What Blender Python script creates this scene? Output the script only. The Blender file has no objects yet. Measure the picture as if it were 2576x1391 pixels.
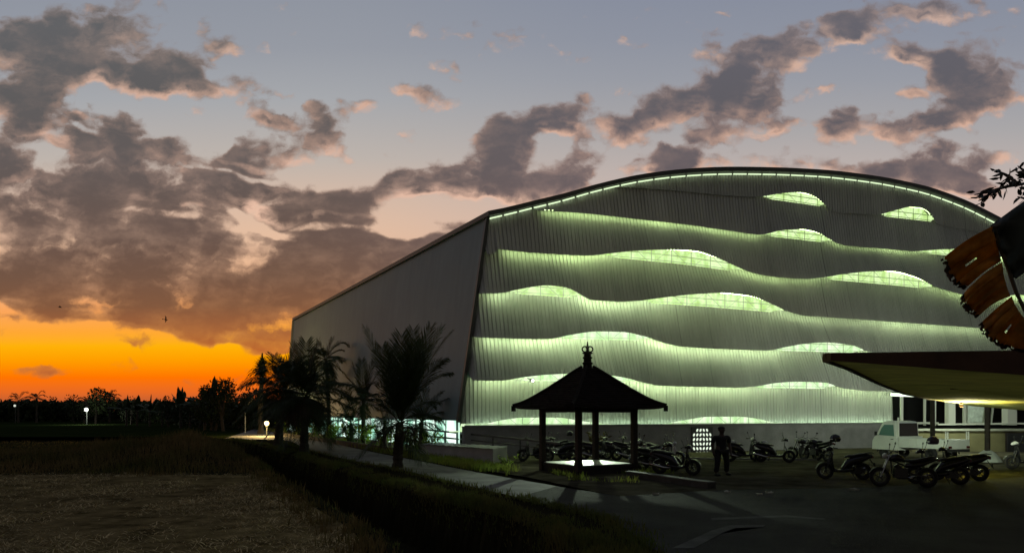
import bpy, bmesh, math, random
from mathutils import Vector, Matrix, noise as mnoise
R = math.radians
scene = bpy.context.scene
COL = scene.collection
F = 1874.0; CU = 1288.0; CV = 1037.0; H = 2.35      # lens in reference units, horizon row, eye height

def at(u, v, Y):                      # reference sight line at depth Y -> world point
    return Vector(((u-CU)/F*Y, Y, H+(CV-v)/F*Y))
def gnd(u, v, z=0.0):                 # where a sight line meets level z
    return at(u, v, (H-z)*F/(v-CV))
def s2l(c):
    c = c/255.0
    return c/12.92 if c <= 0.04045 else ((c+0.055)/1.055)**2.4
def rgb(r, g, b): return (s2l(r), s2l(g), s2l(b), 1.0)

# ------------------------------------------------------------------ camera
cd = bpy.data.cameras.new('camera'); cam = bpy.data.objects.new('camera', cd); COL.objects.link(cam)
cam.location = (0, 0, H); cam.rotation_euler = (R(90), 0, 0)
cd.sensor_width = 36; cd.lens = F/2576*36; cd.shift_y = (CV-695.5)/2576
cd.clip_end = 6000; cd.clip_start = 0.05
scene.camera = cam
scene.view_settings.view_transform = 'Standard'; scene.view_settings.look = 'None'
scene.view_settings.exposure = 0; scene.view_settings.gamma = 1
try:
    scene.cycles.use_denoising = True
    scene.cycles.max_bounces = 6; scene.cycles.diffuse_bounces = 3
    scene.cycles.sample_clamp_indirect = 4
except Exception: pass

# ------------------------------------------------------------------ tagging
def tag(o, label=None, cat=None, group=None, kind=None):
    if label: o['label'] = label
    if cat: o['category'] = cat
    if group: o['group'] = group
    if kind: o['kind'] = kind
    return o
def empty(name, loc=(0,0,0), rz=0.0, label=None, cat=None, group=None):
    o = bpy.data.objects.new(name, None); COL.objects.link(o)
    o.location = loc; o.rotation_euler = (0,0,rz); o.empty_display_size = 0.2
    return tag(o, label, cat, group)
def copy_tree(o, parent=None):
    c = o.copy(); COL.objects.link(c); c.parent = parent
    for ch in o.children: copy_tree(ch, c)
    return c

# ------------------------------------------------------------------ materials
def mat(name, col, rough=0.6, metal=0.0, var=0.0, vscale=3.0, bump=0.0, bscale=20.0, spec=0.5, col2=None, detail=5.0, stretch=None):
    m = bpy.data.materials.new(name); m.use_nodes = True
    nt = m.node_tree; b = nt.nodes['Principled BSDF']
    b.inputs['Base Color'].default_value = col if len(col) == 4 else (*col, 1)
    b.inputs['Roughness'].default_value = rough; b.inputs['Metallic'].default_value = metal
    b.inputs['Specular IOR Level'].default_value = spec
    tc = nt.nodes.new('ShaderNodeTexCoord'); vec = tc.outputs['Object']
    if stretch:
        mp = nt.nodes.new('ShaderNodeMapping'); mp.inputs['Scale'].default_value = stretch
        nt.links.new(vec, mp.inputs['Vector']); vec = mp.outputs['Vector']
    if var > 0 or col2:
        n = nt.nodes.new('ShaderNodeTexNoise'); n.inputs['Scale'].default_value = vscale; n.inputs['Detail'].default_value = detail
        n.inputs['Roughness'].default_value = 0.65
        nt.links.new(vec, n.inputs['Vector'])
        r = nt.nodes.new('ShaderNodeValToRGB')
        c = b.inputs['Base Color'].default_value
        a = tuple(x*(1-var) for x in c[:3])+(1,); z = tuple(min(1,x*(1+var)) for x in c[:3])+(1,)
        if col2: z = col2 if len(col2) == 4 else (*col2, 1)
        r.color_ramp.elements[0].position = 0.32; r.color_ramp.elements[0].color = a
        r.color_ramp.elements[1].position = 0.68; r.color_ramp.elements[1].color = z
        nt.links.new(n.outputs['Fac'], r.inputs['Fac']); nt.links.new(r.outputs['Color'], b.inputs['Base Color'])
    if bump > 0:
        n2 = nt.nodes.new('ShaderNodeTexNoise'); n2.inputs['Scale'].default_value = bscale; n2.inputs['Detail'].default_value = 4
        nt.links.new(vec, n2.inputs['Vector'])
        bp = nt.nodes.new('ShaderNodeBump'); bp.inputs['Strength'].default_value = bump; bp.inputs['Distance'].default_value = 0.05
        nt.links.new(n2.outputs['Fac'], bp.inputs['Height']); nt.links.new(bp.outputs['Normal'], b.inputs['Normal'])
    return m
def glow(name, col, strength, var=0.0, vscale=2.0, col2=None, stretch=(1,1,1)):
    m = bpy.data.materials.new(name); m.use_nodes = True
    nt = m.node_tree; nt.nodes.clear()
    out = nt.nodes.new('ShaderNodeOutputMaterial'); e = nt.nodes.new('ShaderNodeEmission')
    e.inputs['Color'].default_value = (*col[:3], 1); e.inputs['Strength'].default_value = strength
    nt.links.new(e.outputs[0], out.inputs['Surface'])
    if col2:
        tc = nt.nodes.new('ShaderNodeTexCoord'); mp = nt.nodes.new('ShaderNodeMapping'); mp.inputs['Scale'].default_value = stretch
        nt.links.new(tc.outputs['Object'], mp.inputs['Vector'])
        n = nt.nodes.new('ShaderNodeTexNoise'); n.inputs['Scale'].default_value = vscale; n.inputs['Detail'].default_value = 4
        nt.links.new(mp.outputs['Vector'], n.inputs['Vector'])
        r = nt.nodes.new('ShaderNodeValToRGB')
        r.color_ramp.elements[0].position = 0.36; r.color_ramp.elements[0].color = (*col[:3],1)
        r.color_ramp.elements[1].position = 0.64; r.color_ramp.elements[1].color = (*col2[:3],1)
        nt.links.new(n.outputs['Fac'], r.inputs['Fac']); nt.links.new(r.outputs['Color'], e.inputs['Color'])
    return m

# ------------------------------------------------------------------ mesh builder
class MB:
    def __init__(s): s.v = []; s.f = []
    def add(s, vs, fs):
        k = len(s.v); s.v += [tuple(x) for x in vs]; s.f += [tuple(i+k for i in f) for f in fs]
    def box(s, c, d, M=None, rz=0.0):
        x, y, z = d[0]/2, d[1]/2, d[2]/2
        vs = [Vector(p) for p in ((-x,-y,-z),(x,-y,-z),(x,y,-z),(-x,y,-z),(-x,-y,z),(x,-y,z),(x,y,z),(-x,y,z))]
        Rm = M if M is not None else Matrix.Rotation(rz, 3, 'Z')
        vs = [Rm @ p + Vector(c) for p in vs]
        s.add(vs, [(0,3,2,1),(4,5,6,7),(0,1,5,4),(1,2,6,5),(2,3,7,6),(3,0,4,7)])
    def bar(s, a, b, w, h=None, up=(0,0,1)):
        a, b = Vector(a), Vector(b); d = b-a
        if d.length < 1e-6: return
        h = h or w
        z = d.normalized(); u = Vector(up)
        if abs(z.dot(u)) > 0.98: u = Vector((0,1,0))
        x = z.cross(u).normalized(); y = x.cross(z).normalized()
        vs = []
        for p in (a, b):
            for sx, sy in ((-1,-1),(1,-1),(1,1),(-1,1)): vs.append(p + x*sx*w/2 + y*sy*h/2)
        s.add(vs, [(0,3,2,1),(4,5,6,7),(0,1,5,4),(1,2,6,5),(2,3,7,6),(3,0,4,7)])
    def tube(s, pts, rad, n=8, cap=True):
        pts = [Vector(p) for p in pts]
        if not hasattr(rad, '__len__'): rad = [rad]*len(pts)
        rings = []; px = None
        for i, p in enumerate(pts):
            t = (pts[min(i+1,len(pts)-1)] - pts[max(i-1,0)])
            t = t.normalized() if t.length > 1e-9 else Vector((0,0,1))
            if px is None:
                u = Vector((0,0,1)) if abs(t.z) < 0.9 else Vector((1,0,0))
                px = t.cross(u).normalized()
            else:
                px = (px - t*px.dot(t))
                px = px.normalized() if px.length > 1e-6 else t.orthogonal().normalized()
            py = t.cross(px)
            rings.append([p + (px*math.cos(2*math.pi*k/n)+py*math.sin(2*math.pi*k/n))*rad[i] for k in range(n)])
        vs = [q for r in rings for q in r]; fs = []
        for i in range(len(pts)-1):
            for k in range(n):
                fs.append((i*n+k, i*n+(k+1)%n, (i+1)*n+(k+1)%n, (i+1)*n+k))
        if cap:
            fs.append(tuple(range(n-1,-1,-1))); fs.append(tuple((len(pts)-1)*n+k for k in range(n)))
        s.add(vs, fs)
    def loft(s, secs, n=12, power=2.4):     # secs: (x, z, half width y, half height z[, tilt x per z])
        vs = []; fs = []
        for sc in secs:
            x, z, w, h = sc[:4]; tl = sc[4] if len(sc) > 4 else 0.0
            for k in range(n):
                a = 2*math.pi*k/n; ca, sa = math.cos(a), math.sin(a)
                yy = math.copysign(abs(ca)**(2/power), ca)*w; zz = math.copysign(abs(sa)**(2/power), sa)*h
                vs.append((x+tl*zz, yy, z+zz))
        for i in range(len(secs)-1):
            for k in range(n): fs.append((i*n+k, i*n+(k+1)%n, (i+1)*n+(k+1)%n, (i+1)*n+k))
        fs.append(tuple(range(n-1,-1,-1))); fs.append(tuple((len(secs)-1)*n+k for k in range(n)))
        s.add(vs, fs)
    def lathe(s, prof, c=(0,0,0), n=16):    # prof: (r, z)
        c = Vector(c); vs = []; fs = []
        for r, z in prof:
            for k in range(n):
                a = 2*math.pi*k/n; vs.append(c+Vector((r*math.cos(a), r*math.sin(a), z)))
        for i in range(len(prof)-1):
            for k in range(n): fs.append((i*n+k, i*n+(k+1)%n, (i+1)*n+(k+1)%n, (i+1)*n+k))
        fs.append(tuple(range(n-1,-1,-1))); fs.append(tuple((len(prof)-1)*n+k for k in range(n)))
        s.add(vs, fs)
    def ball(s, c, r, n=12, m=8):
        r = r if hasattr(r,'__len__') else (r,r,r); c = Vector(c)
        vs = []; fs = []
        for i in range(m+1):
            ph = math.pi*i/m
            for k in range(n):
                a = 2*math.pi*k/n
                vs.append(c+Vector((r[0]*math.sin(ph)*math.cos(a), r[1]*math.sin(ph)*math.sin(a), -r[2]*math.cos(ph))))
        for i in range(m):
            for k in range(n): fs.append((i*n+k, i*n+(k+1)%n, (i+1)*n+(k+1)%n, (i+1)*n+k))
        s.add(vs, fs)
    def ring(s, c, Rr, r, axis='y', n=28, m=8, a0=0, a1=2*math.pi):
        c = Vector(c); vs = []; fs = []; full = abs(a1-a0-2*math.pi) < 1e-6
        cnt = n if full else n+1
        for i in range(cnt):
            a = a0+(a1-a0)*i/n
            for k in range(m):
                b = 2*math.pi*k/m; q = Rr + r*math.cos(b); w = r*math.sin(b)
                p = (q*math.cos(a), w, q*math.sin(a)) if axis == 'y' else ((w, q*math.cos(a), q*math.sin(a)) if axis == 'x' else (q*math.cos(a), q*math.sin(a), w))
                vs.append(c+Vector(p))
        for i in range(n):
            j = (i+1) % cnt
            for k in range(m): fs.append((i*m+k, i*m+(k+1)%m, j*m+(k+1)%m, j*m+k))
        s.add(vs, fs)
    def prism(s, poly, y0, y1, inset=0.0):  # poly in (x,z) extruded along y
        n = len(poly)
        vs = [(x, y0, z) for x, z in poly] + [(x, y1, z) for x, z in poly]
        fs = [tuple(range(n-1,-1,-1)), tuple(range(n, 2*n))] + [(i, (i+1)%n, n+(i+1)%n, n+i) for i in range(n)]
        s.add(vs, fs)
    def build(s, name, m, parent=None, smooth=False, bevel=0.0):
        me = bpy.data.meshes.new(name); me.from_pydata(s.v, [], s.f); me.update()
        bm = bmesh.new(); bm.from_mesh(me); bmesh.ops.recalc_face_normals(bm, faces=bm.faces); bm.to_mesh(me); bm.free()
        if smooth: me.polygons.foreach_set('use_smooth', [True]*len(me.polygons))
        o = bpy.data.objects.new(name, me); COL.objects.link(o)
        me.materials.append(m); o.parent = parent
        if bevel > 0:
            bv = o.modifiers.new('bevel', 'BEVEL'); bv.width = bevel; bv.segments = 2; bv.limit_method = 'ANGLE'
        return o
def raw(name, vs, fs, m, parent=None, smooth=False):
    me = bpy.data.meshes.new(name); me.from_pydata(vs, [], fs); me.update()
    if smooth: me.polygons.foreach_set('use_smooth', [True]*len(me.polygons))
    o = bpy.data.objects.new(name, me); COL.objects.link(o); me.materials.append(m); o.parent = parent
    return o
def pchip(pts):
    pts = sorted(pts); xs = [p[0] for p in pts]; ys = [p[1] for p in pts]; n = len(xs)
    d = [(ys[i+1]-ys[i])/max(1e-9, xs[i+1]-xs[i]) for i in range(n-1)]
    m = [d[0]]+[0 if d[i-1]*d[i] <= 0 else 2*d[i-1]*d[i]/(d[i-1]+d[i]) for i in range(1, n-1)]+[d[-1]]
    def f(x):
        if x <= xs[0]: return ys[0]+m[0]*(x-xs[0])*0.3
        if x >= xs[-1]: return ys[-1]+m[-1]*(x-xs[-1])
        lo, hi = 0, n-1
        while hi-lo > 1:
            k = (lo+hi)//2
            if xs[k] <= x: lo = k
            else: hi = k
        h = xs[lo+1]-xs[lo]; t = (x-xs[lo])/h
        return ((2*t**3-3*t*t+1)*ys[lo]+(t**3-2*t*t+t)*h*m[lo]+(-2*t**3+3*t*t)*ys[lo+1]+(t**3-t*t)*h*m[lo+1])
    return f
def sstep(a, b, x):
    t = max(0.0, min(1.0, (x-a)/(b-a))); return t*t*(3-2*t)

# ------------------------------------------------------------------ sky
world = bpy.data.worlds.new('World'); scene.world = world; world.use_nodes = True
wt = world.node_tree; wt.nodes.clear()
class NG:                                   # tiny node-expression helper
    def __init__(s, nt): s.nt = nt
    def n(s, t): return s.nt.nodes.new(t)
    def put(s, sock, x):
        if isinstance(x, bpy.types.NodeSocket): s.nt.links.new(x, sock)
        else: sock.default_value = x
    def m(s, op, a, b=0.0, c=None, clamp=False):
        k = s.n('ShaderNodeMath'); k.operation = op; k.use_clamp = clamp
        s.put(k.inputs[0], a); s.put(k.inputs[1], b)
        if c is not None: s.put(k.inputs[2], c)
        return k.outputs[0]
    def vm(s, op, a, b=(0,0,0)):
        k = s.n('ShaderNodeVectorMath'); k.operation = op; s.put(k.inputs[0], a); s.put(k.inputs[1], b)
        return k.outputs['Value'] if op == 'LENGTH' else k.outputs[0]
    def sm(s, x, a, b, lo=0.0, hi=1.0):
        k = s.n('ShaderNodeMapRange'); k.interpolation_type = 'SMOOTHSTEP'
        s.put(k.inputs[0], x); k.inputs[1].default_value = a; k.inputs[2].default_value = b
        k.inputs[3].default_value = lo; k.inputs[4].default_value = hi
        return k.outputs[0]
    def noise(s, v, scale, detail, rough, dist=0.0):
        k = s.n('ShaderNodeTexNoise'); k.noise_dimensions = '2D'; k.inputs['Scale'].default_value = scale; k.inputs['Detail'].default_value = detail
        k.inputs['Roughness'].default_value = rough; k.inputs['Distortion'].default_value = dist; s.put(k.inputs['Vector'], v)
        return k
    def map(s, v, loc=(0,0,0), rot=0.0, scale=(1,1,1), typ='POINT'):
        k = s.n('ShaderNodeMapping'); k.vector_type = typ; s.put(k.inputs['Vector'], v)
        k.inputs['Location'].default_value = loc; k.inputs['Rotation'].default_value = (0,0,rot); k.inputs['Scale'].default_value = scale
        return k.outputs[0]
    def mix(s, f, a, b):
        k = s.n('ShaderNodeMix'); k.data_type = 'RGBA'; s.put(k.inputs[0], f)
        s.put(k.inputs[6], a); s.put(k.inputs[7], b); return k.outputs[2]
    def ramp(s, f, stops):
        k = s.n('ShaderNodeValToRGB'); s.put(k.inputs[0], f); e = k.color_ramp.elements
        while len(e) < len(stops): e.new(0.5)
        for i, (p, c) in enumerate(stops): e[i].position = p; e[i].color = c
        return k.outputs[0]
# cloud banks: centre, half sizes (reference units), tilt clockwise in degrees, weight
BLOBS = [
 (255,120,215,95,14,.95),(120,150,110,70,10,.6),(400,185,130,70,32,.75),(470,225,130,45,18,.5),(590,175,55,75,-10,.35),(600,230,80,40,10,.3),
 (0,120,40,60,0,.6),(110,300,200,70,22,.95),(60,270,110,50,10,.5),(400,385,170,55,4,.95),(640,398,100,48,0,.9),(60,420,200,60,10,.9),(340,460,240,70,6,.95),
 (120,520,260,60,8,.8),(660,510,230,48,12,.95),(830,525,150,38,10,.8),(230,610,380,80,5,1.),(700,640,420,75,4,1.),(980,660,320,75,-4,1.),(60,690,330,80,3,.8),(420,735,520,75,5,1.1),
 (820,780,380,70,6,1.1),(620,815,300,52,7,1.),(250,760,330,45,3,.9),(760,845,160,40,5,.9),(330,735,420,48,5,.8),(480,790,330,36,5,.8),(700,840,190,34,7,1.),(560,815,190,40,6,1.),(660,850,150,30,7,1.),(200,775,170,22,3,.6),(1000,840,300,60,0,.9),(1100,760,400,120,0,.7),
 (785,292,50,30,20,.6),(800,362,70,32,12,.75),(905,277,58,26,6,.75),(1045,222,60,26,15,.45),(1085,280,65,48,-25,.45),
 (1000,480,120,40,-12,.9),(1110,448,150,52,-3,1.),(1230,470,160,45,10,.9),(1270,395,95,62,25,.85),(1340,300,80,36,-8,.8),(1465,312,90,40,12,.85),(1300,345,70,50,-20,.6),
 (1440,430,80,48,-15,.75),(1380,480,120,36,0,.7),(1660,285,115,52,-14,.95),(1580,330,70,36,-10,.4),(1880,185,150,95,-12,1.),(2010,130,110,48,-14,.8),(1830,260,110,36,0,.7),(1720,385,130,52,-16,.9),(1640,410,80,30,0,.6),(1910,400,70,26,-10,.55),
 (1930,330,80,30,-8,.45),(2200,57,125,46,-3,.9),(2120,60,60,36,0,.4),(2195,315,130,50,-6,.9),(2110,330,60,36,0,.35),(2250,140,110,28,-5,.7),(2350,150,110,40,10,.5),(2440,200,130,80,8,.8),(2500,270,120,60,0,.5),
 (2350,400,170,36,-4,.6),(2290,455,190,34,6,.95),(2420,455,140,34,12,.7),(2540,400,70,24,-10,.6),(2480,15,150,34,0,.5),(2576,90,50,80,0,.4),
 (1460,240,40,22,20,.35),(60,935,140,14,1,.55),(650,15,60,16,4,.18),(640,92,55,16,6,.14),(735,60,30,34,50,.12),(690,145,60,14,2,.14),(815,168,36,10,0,.12),(1665,18,34,22,0,.2),
 (1180,60,40,10,0,.06),(700,300,50,24,15,.4),(770,420,60,26,10,.5),(860,300,40,20,0,.35),(1010,330,40,18,-10,.25),(1560,420,60,26,-10,.5),(1800,330,70,26,-6,.5),(2050,230,60,24,-8,.45),(2080,400,70,24,-4,.4),(2290,230,60,22,-6,.45),(2380,310,70,26,0,.5),(2320,20,70,22,0,.4),(2000,60,50,20,-10,.3),(1500,180,30,12,0,.2),(540,110,50,24,20,.35),(330,300,60,20,10,.3),
 # breaks where bright sky shows through
 (660,565,130,13,24,-.75),(400,540,90,11,12,-.65),(950,588,190,13,2,-.8),(1010,575,60,22,-8,-.4),(190,485,110,10,10,-.5),(90,555,120,10,22,-.45),(560,350,20,30,0,-.3),(740,430,40,22,20,-.4),(10,712,90,20,4,-1.2),(20,765,120,20,4,-1.2),(330,745,60,6,4,-.45),(150,640,100,6,0,-.35),(420,655,50,6,0,-.4),(230,335,120,9,26,-.4),(300,400,260,9,6,-.45),(620,445,120,9,16,-.45)]
def Q(v): return (CV-v)/F                   # elevation tangent of a reference row
def qs(stops): return [(max(0.0,min(1.0,(Q(v)+0.06)/0.8)), rgb(*c)) for v, c in stops]
def sky_base(nt, direction):
    g = NG(nt)
    sx = g.n('ShaderNodeSeparateXYZ'); g.put(sx.inputs[0], direction); X, Y, Z = sx.outputs
    ay = g.m('MAXIMUM', g.m('ABSOLUTE', Y), 0.25)
    p = g.m('DIVIDE', X, ay); q = g.m('DIVIDE', Z, ay)
    qn = g.m('MULTIPLY_ADD', q, 1/0.8, 0.06/0.8, clamp=True)
    # clear sky, sunset side / far side
    west = g.ramp(qn, qs([(1060,(150,62,30)),(1010,(196,96,50)),(985,(232,106,34)),(950,(255,116,0)),(905,(255,158,0)),(870,(255,178,8)),(835,(255,168,52)),(780,(252,166,92)),(700,(238,184,142)),(600,(230,190,160)),(500,(214,186,166)),(400,(190,180,172)),(250,(166,168,172)),(120,(150,154,163)),(-60,(140,146,158)),(-300,(96,104,122))]))
    east = g.ramp(qn, qs([(1060,(120,100,95)),(900,(170,130,110)),(700,(205,165,145)),(560,(205,180,168)),(450,(192,178,172)),(330,(170,167,168)),(200,(152,155,164)),(100,(142,147,160)),(-60,(132,139,156)),(-300,(90,98,118))]))
    clear = g.mix(g.sm(p, -0.30, 0.20), west, east)
    night = rgb(74,72,72); nearly = rgb(74,78,88)    # behind the viewer and overhead it is already near night
    ln = g.vm('LENGTH', direction)
    night = g.mix(g.sm(g.m('DIVIDE', Z, ln), 0.02, 0.45), rgb(98,90,84), rgb(68,68,72))   # paler belt low in the east
    bare = g.mix(g.sm(g.m('DIVIDE', Y, ln), 0.45, -0.25), clear, night)
    bare = g.mix(g.sm(g.m('DIVIDE', Z, ln), 0.55, 0.95), bare, nearly)
    return g, p, q, qn, bare
g = NG(wt); tc = g.n('ShaderNodeTexCoord')
g, p, q, qn, bare = sky_base(wt, tc.outputs['Generated'])
nis = g.n('ShaderNodeTexSky'); nis.sky_type = 'NISHITA'; nis.sun_disc = False
nis.sun_elevation = R(1.0); nis.sun_rotation = R(-50); nis.air_density = 1.5; nis.dust_density = 2.0
bare = g.mix(0.012, bare, nis.outputs[0])
bg = g.n('ShaderNodeBackground'); g.put(bg.inputs['Color'], bare); bg.inputs['Strength'].default_value = 1.0
wo = g.n('ShaderNodeOutputWorld'); wt.links.new(bg.outputs[0], wo.inputs['Surface'])
WARP = 1.62
def chain(g, v, prev):                      # chained so that few values are alive at once
    k = g.n('ShaderNodeVectorMath'); k.operation = 'MULTIPLY_ADD'
    g.put(k.inputs[0], prev); k.inputs[1].default_value = (1e-7, 0, 0); g.put(k.inputs[2], v); return k.outputs[0]
def field(g, pw, blobs, pq):
    tot = None
    for (cx, cy, rx, ry, rot, w) in blobs:
        loc = ((cx-CU)/F, (CV-cy)/F, 0)
        src = pw if tot is None else chain(g, pw, tot)
        L = g.vm('LENGTH', g.map(src, loc, -R(rot), (rx*WARP/F, ry*WARP/F, 1), 'TEXTURE'))
        b = g.sm(L, 0.15, 1.0, w, 0.0)
        tot = b if tot is None else g.m('ADD', tot, b)
    tot = g.m('MINIMUM', tot, 1.05) if tot is not None else 0.0
    src = chain(g, pq, tot) if blobs else pq
    k = g.n('ShaderNodeTexVoronoi'); k.voronoi_dimensions = '2D'; k.feature = 'SMOOTH_F1'; k.inputs['Scale'].default_value = 15.0; k.inputs['Smoothness'].default_value = 0.55
    k.inputs['Detail'].default_value = 2.0; k.inputs['Roughness'].default_value = 0.5
    wob = g.noise(chain(g, src, 0.0) if False else src, 26.0, 4.0, 0.6).outputs['Color']
    sc = g.vm('ADD', src, g.vm('MULTIPLY', g.vm('SUBTRACT', wob, (0.5,0.5,0.5)), (0.030,0.022,0.0)))
    g.put(k.inputs['Vector'], g.map(sc, rot=0.1, scale=(1,1.75,1)))
    fine = g.noise(g.map(sc, (2,5,0), rot=0.12, scale=(1,1.7,1)), 9.0, 8.0, 0.60, 0.0).outputs['Fac']
    den = g.m('ADD', tot, g.m('MULTIPLY_ADD', fine, 2.1, -1.05))
    return g.m('ADD', den, g.m('MULTIPLY_ADD', k.outputs['Distance'], -0.80, 0.43))
def sky_patch(p0, p1, q0, q1):              # one patch of sky only looks at the cloud banks that reach it
    m = bpy.data.materials.new('sky'); m.use_nodes = True; nt = m.node_tree; nt.nodes.clear()
    try: m.cycles.emission_sampling = 'NONE'
    except Exception: pass
    bl = []
    for B in BLOBS:
        r = R(B[4]); rx, ry = B[2]*WARP, B[3]*WARP
        ex = math.hypot(rx*math.cos(r), ry*math.sin(r))/F; ey = math.hypot(rx*math.sin(r), ry*math.cos(r))/F
        x, y = (B[0]-CU)/F, (CV-B[1])/F
        if x+ex > p0-.05 and x-ex < p1+.04 and y+ey > q0-.055 and y-ey < q1+.035: bl.append(B)
    geo = nt.nodes.new('ShaderNodeNewGeometry'); sub = nt.nodes.new('ShaderNodeVectorMath'); sub.operation = 'SUBTRACT'
    nt.links.new(geo.outputs['Position'], sub.inputs[0]); sub.inputs[1].default_value = (0, 0, H)
    g, p, q, qn, bare = sky_base(nt, sub.outputs[0])
    cb = g.n('ShaderNodeCombineXYZ'); g.put(cb.inputs[0], p); g.put(cb.inputs[1], q); PQ = cb.outputs[0]
    w1 = g.noise(g.map(PQ, scale=(1,1.5,1)), 8.0, 3.0, 0.55).outputs['Color']
    PW = g.vm('ADD', PQ, g.vm('MULTIPLY', g.vm('SUBTRACT', w1, (0.5,0.5,0.5)), (0.065,0.040,0.0)))
    cd_w = g.ramp(qn, qs([(1000,(170,90,55)),(880,(182,98,48)),(830,(158,94,56)),(770,(122,83,60)),(690,(104,77,63)),(600,(96,77,70)),(500,(93,80,76)),(400,(92,84,83)),(250,(90,87,87)),(60,(95,95,97)),(-200,(70,72,78))]))
    cd_e = g.ramp(qn, qs([(900,(112,92,86)),(560,(108,91,91)),(430,(97,88,92)),(250,(93,90,96)),(60,(99,97,105)),(-200,(70,73,82))]))
    cdark = g.mix(g.sm(p, -0.30, 0.15), cd_w, cd_e)
    clit = g.ramp(qn, qs([(960,(255,140,40)),(860,(255,178,70)),(800,(250,170,96)),(720,(238,178,136)),(600,(244,200,170)),(480,(226,184,162)),(300,(214,172,150)),(120,(212,176,156)),(-100,(180,160,155))]))
    mid = g.noise(g.map(PQ, scale=(1,2.0,1)), 11.0, 6.0, 0.62).outputs['Fac']
    cdark = g.mix(g.sm(mid, 0.42, 0.80, 0.0, 0.13), cdark, clit)
    D1 = field(g, PW, bl, PQ)
    OFF = chain(g, (-0.006,-0.016,0), D1)
    D2 = field(g, g.vm('ADD', PW, OFF), bl, g.vm('ADD', PQ, OFF))
    alpha = g.sm(D1, 0.16, 0.66)
    slope = g.m('MULTIPLY', g.m('SUBTRACT', D1, D2), 1.35, clamp=True)
    thin = g.sm(D1, 0.30, 0.95, 1.0, 0.0)
    litf = g.m('ADD', g.m('MULTIPLY', slope, g.sm(D1, 0.40, 1.20, 1.0, 0.0)), g.m('MULTIPLY', thin, 0.26), clamp=True)
    litf = g.m('MULTIPLY', litf, g.sm(q, Q(850), Q(620), 0.30, 1.0))
    col = g.mix(g.m('MULTIPLY', alpha, 0.96), bare, g.mix(litf, cdark, clit))
    e = g.n('ShaderNodeEmission'); g.put(e.inputs['Color'], col); o = g.n('ShaderNodeOutputMaterial')
    nt.links.new(e.outputs[0], o.inputs['Surface'])
    return m
PE = (-.80,-.62,-.48,-.34,-.20,-.06,.10,.26,.42,.58,.80); QE = (-.02,.12,.22,.31,.40,.50,.64)
def make_sky():
    me = bpy.data.meshes.new('sky'); vs = []; fs = []; mi = []; idx = {}
    def vert(a, b):
        k = (round(a,6), round(b,6))
        if k not in idx:
            d = Vector((a, 1, b)).normalized()*3500; idx[k] = len(vs); vs.append((d.x, d.y, d.z+H))
        return idx[k]
    N = 3
    for i in range(len(PE)-1):
        for j in range(len(QE)-1):
            me.materials.append(sky_patch(PE[i], PE[i+1], QE[j], QE[j+1])); s = len(me.materials)-1
            for a in range(N):
                for b in range(N):
                    P = [PE[i]+(PE[i+1]-PE[i])*t/N for t in (a, a+1)]; K = [QE[j]+(QE[j+1]-QE[j])*t/N for t in (b, b+1)]
                    fs.append((vert(P[0],K[0]), vert(P[0],K[1]), vert(P[1],K[1]), vert(P[1],K[0]))); mi.append(s)
    me.from_pydata(vs, [], fs); me.polygons.foreach_set('material_index', mi); me.update()
    o = bpy.data.objects.new('sky', me); COL.objects.link(o); tag(o, kind='structure')
make_sky()
sd = bpy.data.lights.new('sun', 'SUN'); sun = bpy.data.objects.new('sun', sd); COL.objects.link(sun)
sd.energy = 0.03; sd.angle = R(12); sd.color = (1, .6, .3)
sun.rotation_euler = Vector((-math.sin(R(50)), math.cos(R(50)), math.sin(R(3)))).to_track_quat('Z', 'Y').to_euler()
# ================================================================== SPORTS HALL
M = {}
M['panel'] = mat('hall_panel', (.47,.48,.445), rough=.5, var=.10, vscale=.5, stretch=(1,1,.25))
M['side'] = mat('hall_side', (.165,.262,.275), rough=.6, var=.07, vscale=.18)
M['trim'] = mat('hall_trim', (.05,.055,.05), rough=.5, metal=.2)
M['concrete'] = mat('base_concrete', (.24,.24,.235), rough=.85, var=.22, vscale=.9, bump=.2, bscale=8)
M['strut'] = mat('strut_steel', (.42,.48,.36), rough=.5)
M['led'] = glow('light_strip', (.72,1.0,.50), 9.0)
M['led_low'] = glow('light_strip_low', (.70,1.0,.58), 10.0)
M['dash'] = glow('light_strip_roof', (.80,1.0,.62), 1.1)
M['pane'] = glow('lit_window', rgb(186,224,134), 1.12, col2=rgb(228,255,192), vscale=1.6, stretch=(1.6,1,.9))
M['pane_low'] = glow('lit_window_low', rgb(188,230,162), 1.15, col2=rgb(238,255,220), vscale=1.6, stretch=(1.6,1,.7))
M['band'] = glow('lit_glass_band', rgb(140,206,176), 1.5, col2=rgb(232,255,240), vscale=.9, stretch=(1,1,.6))
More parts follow.
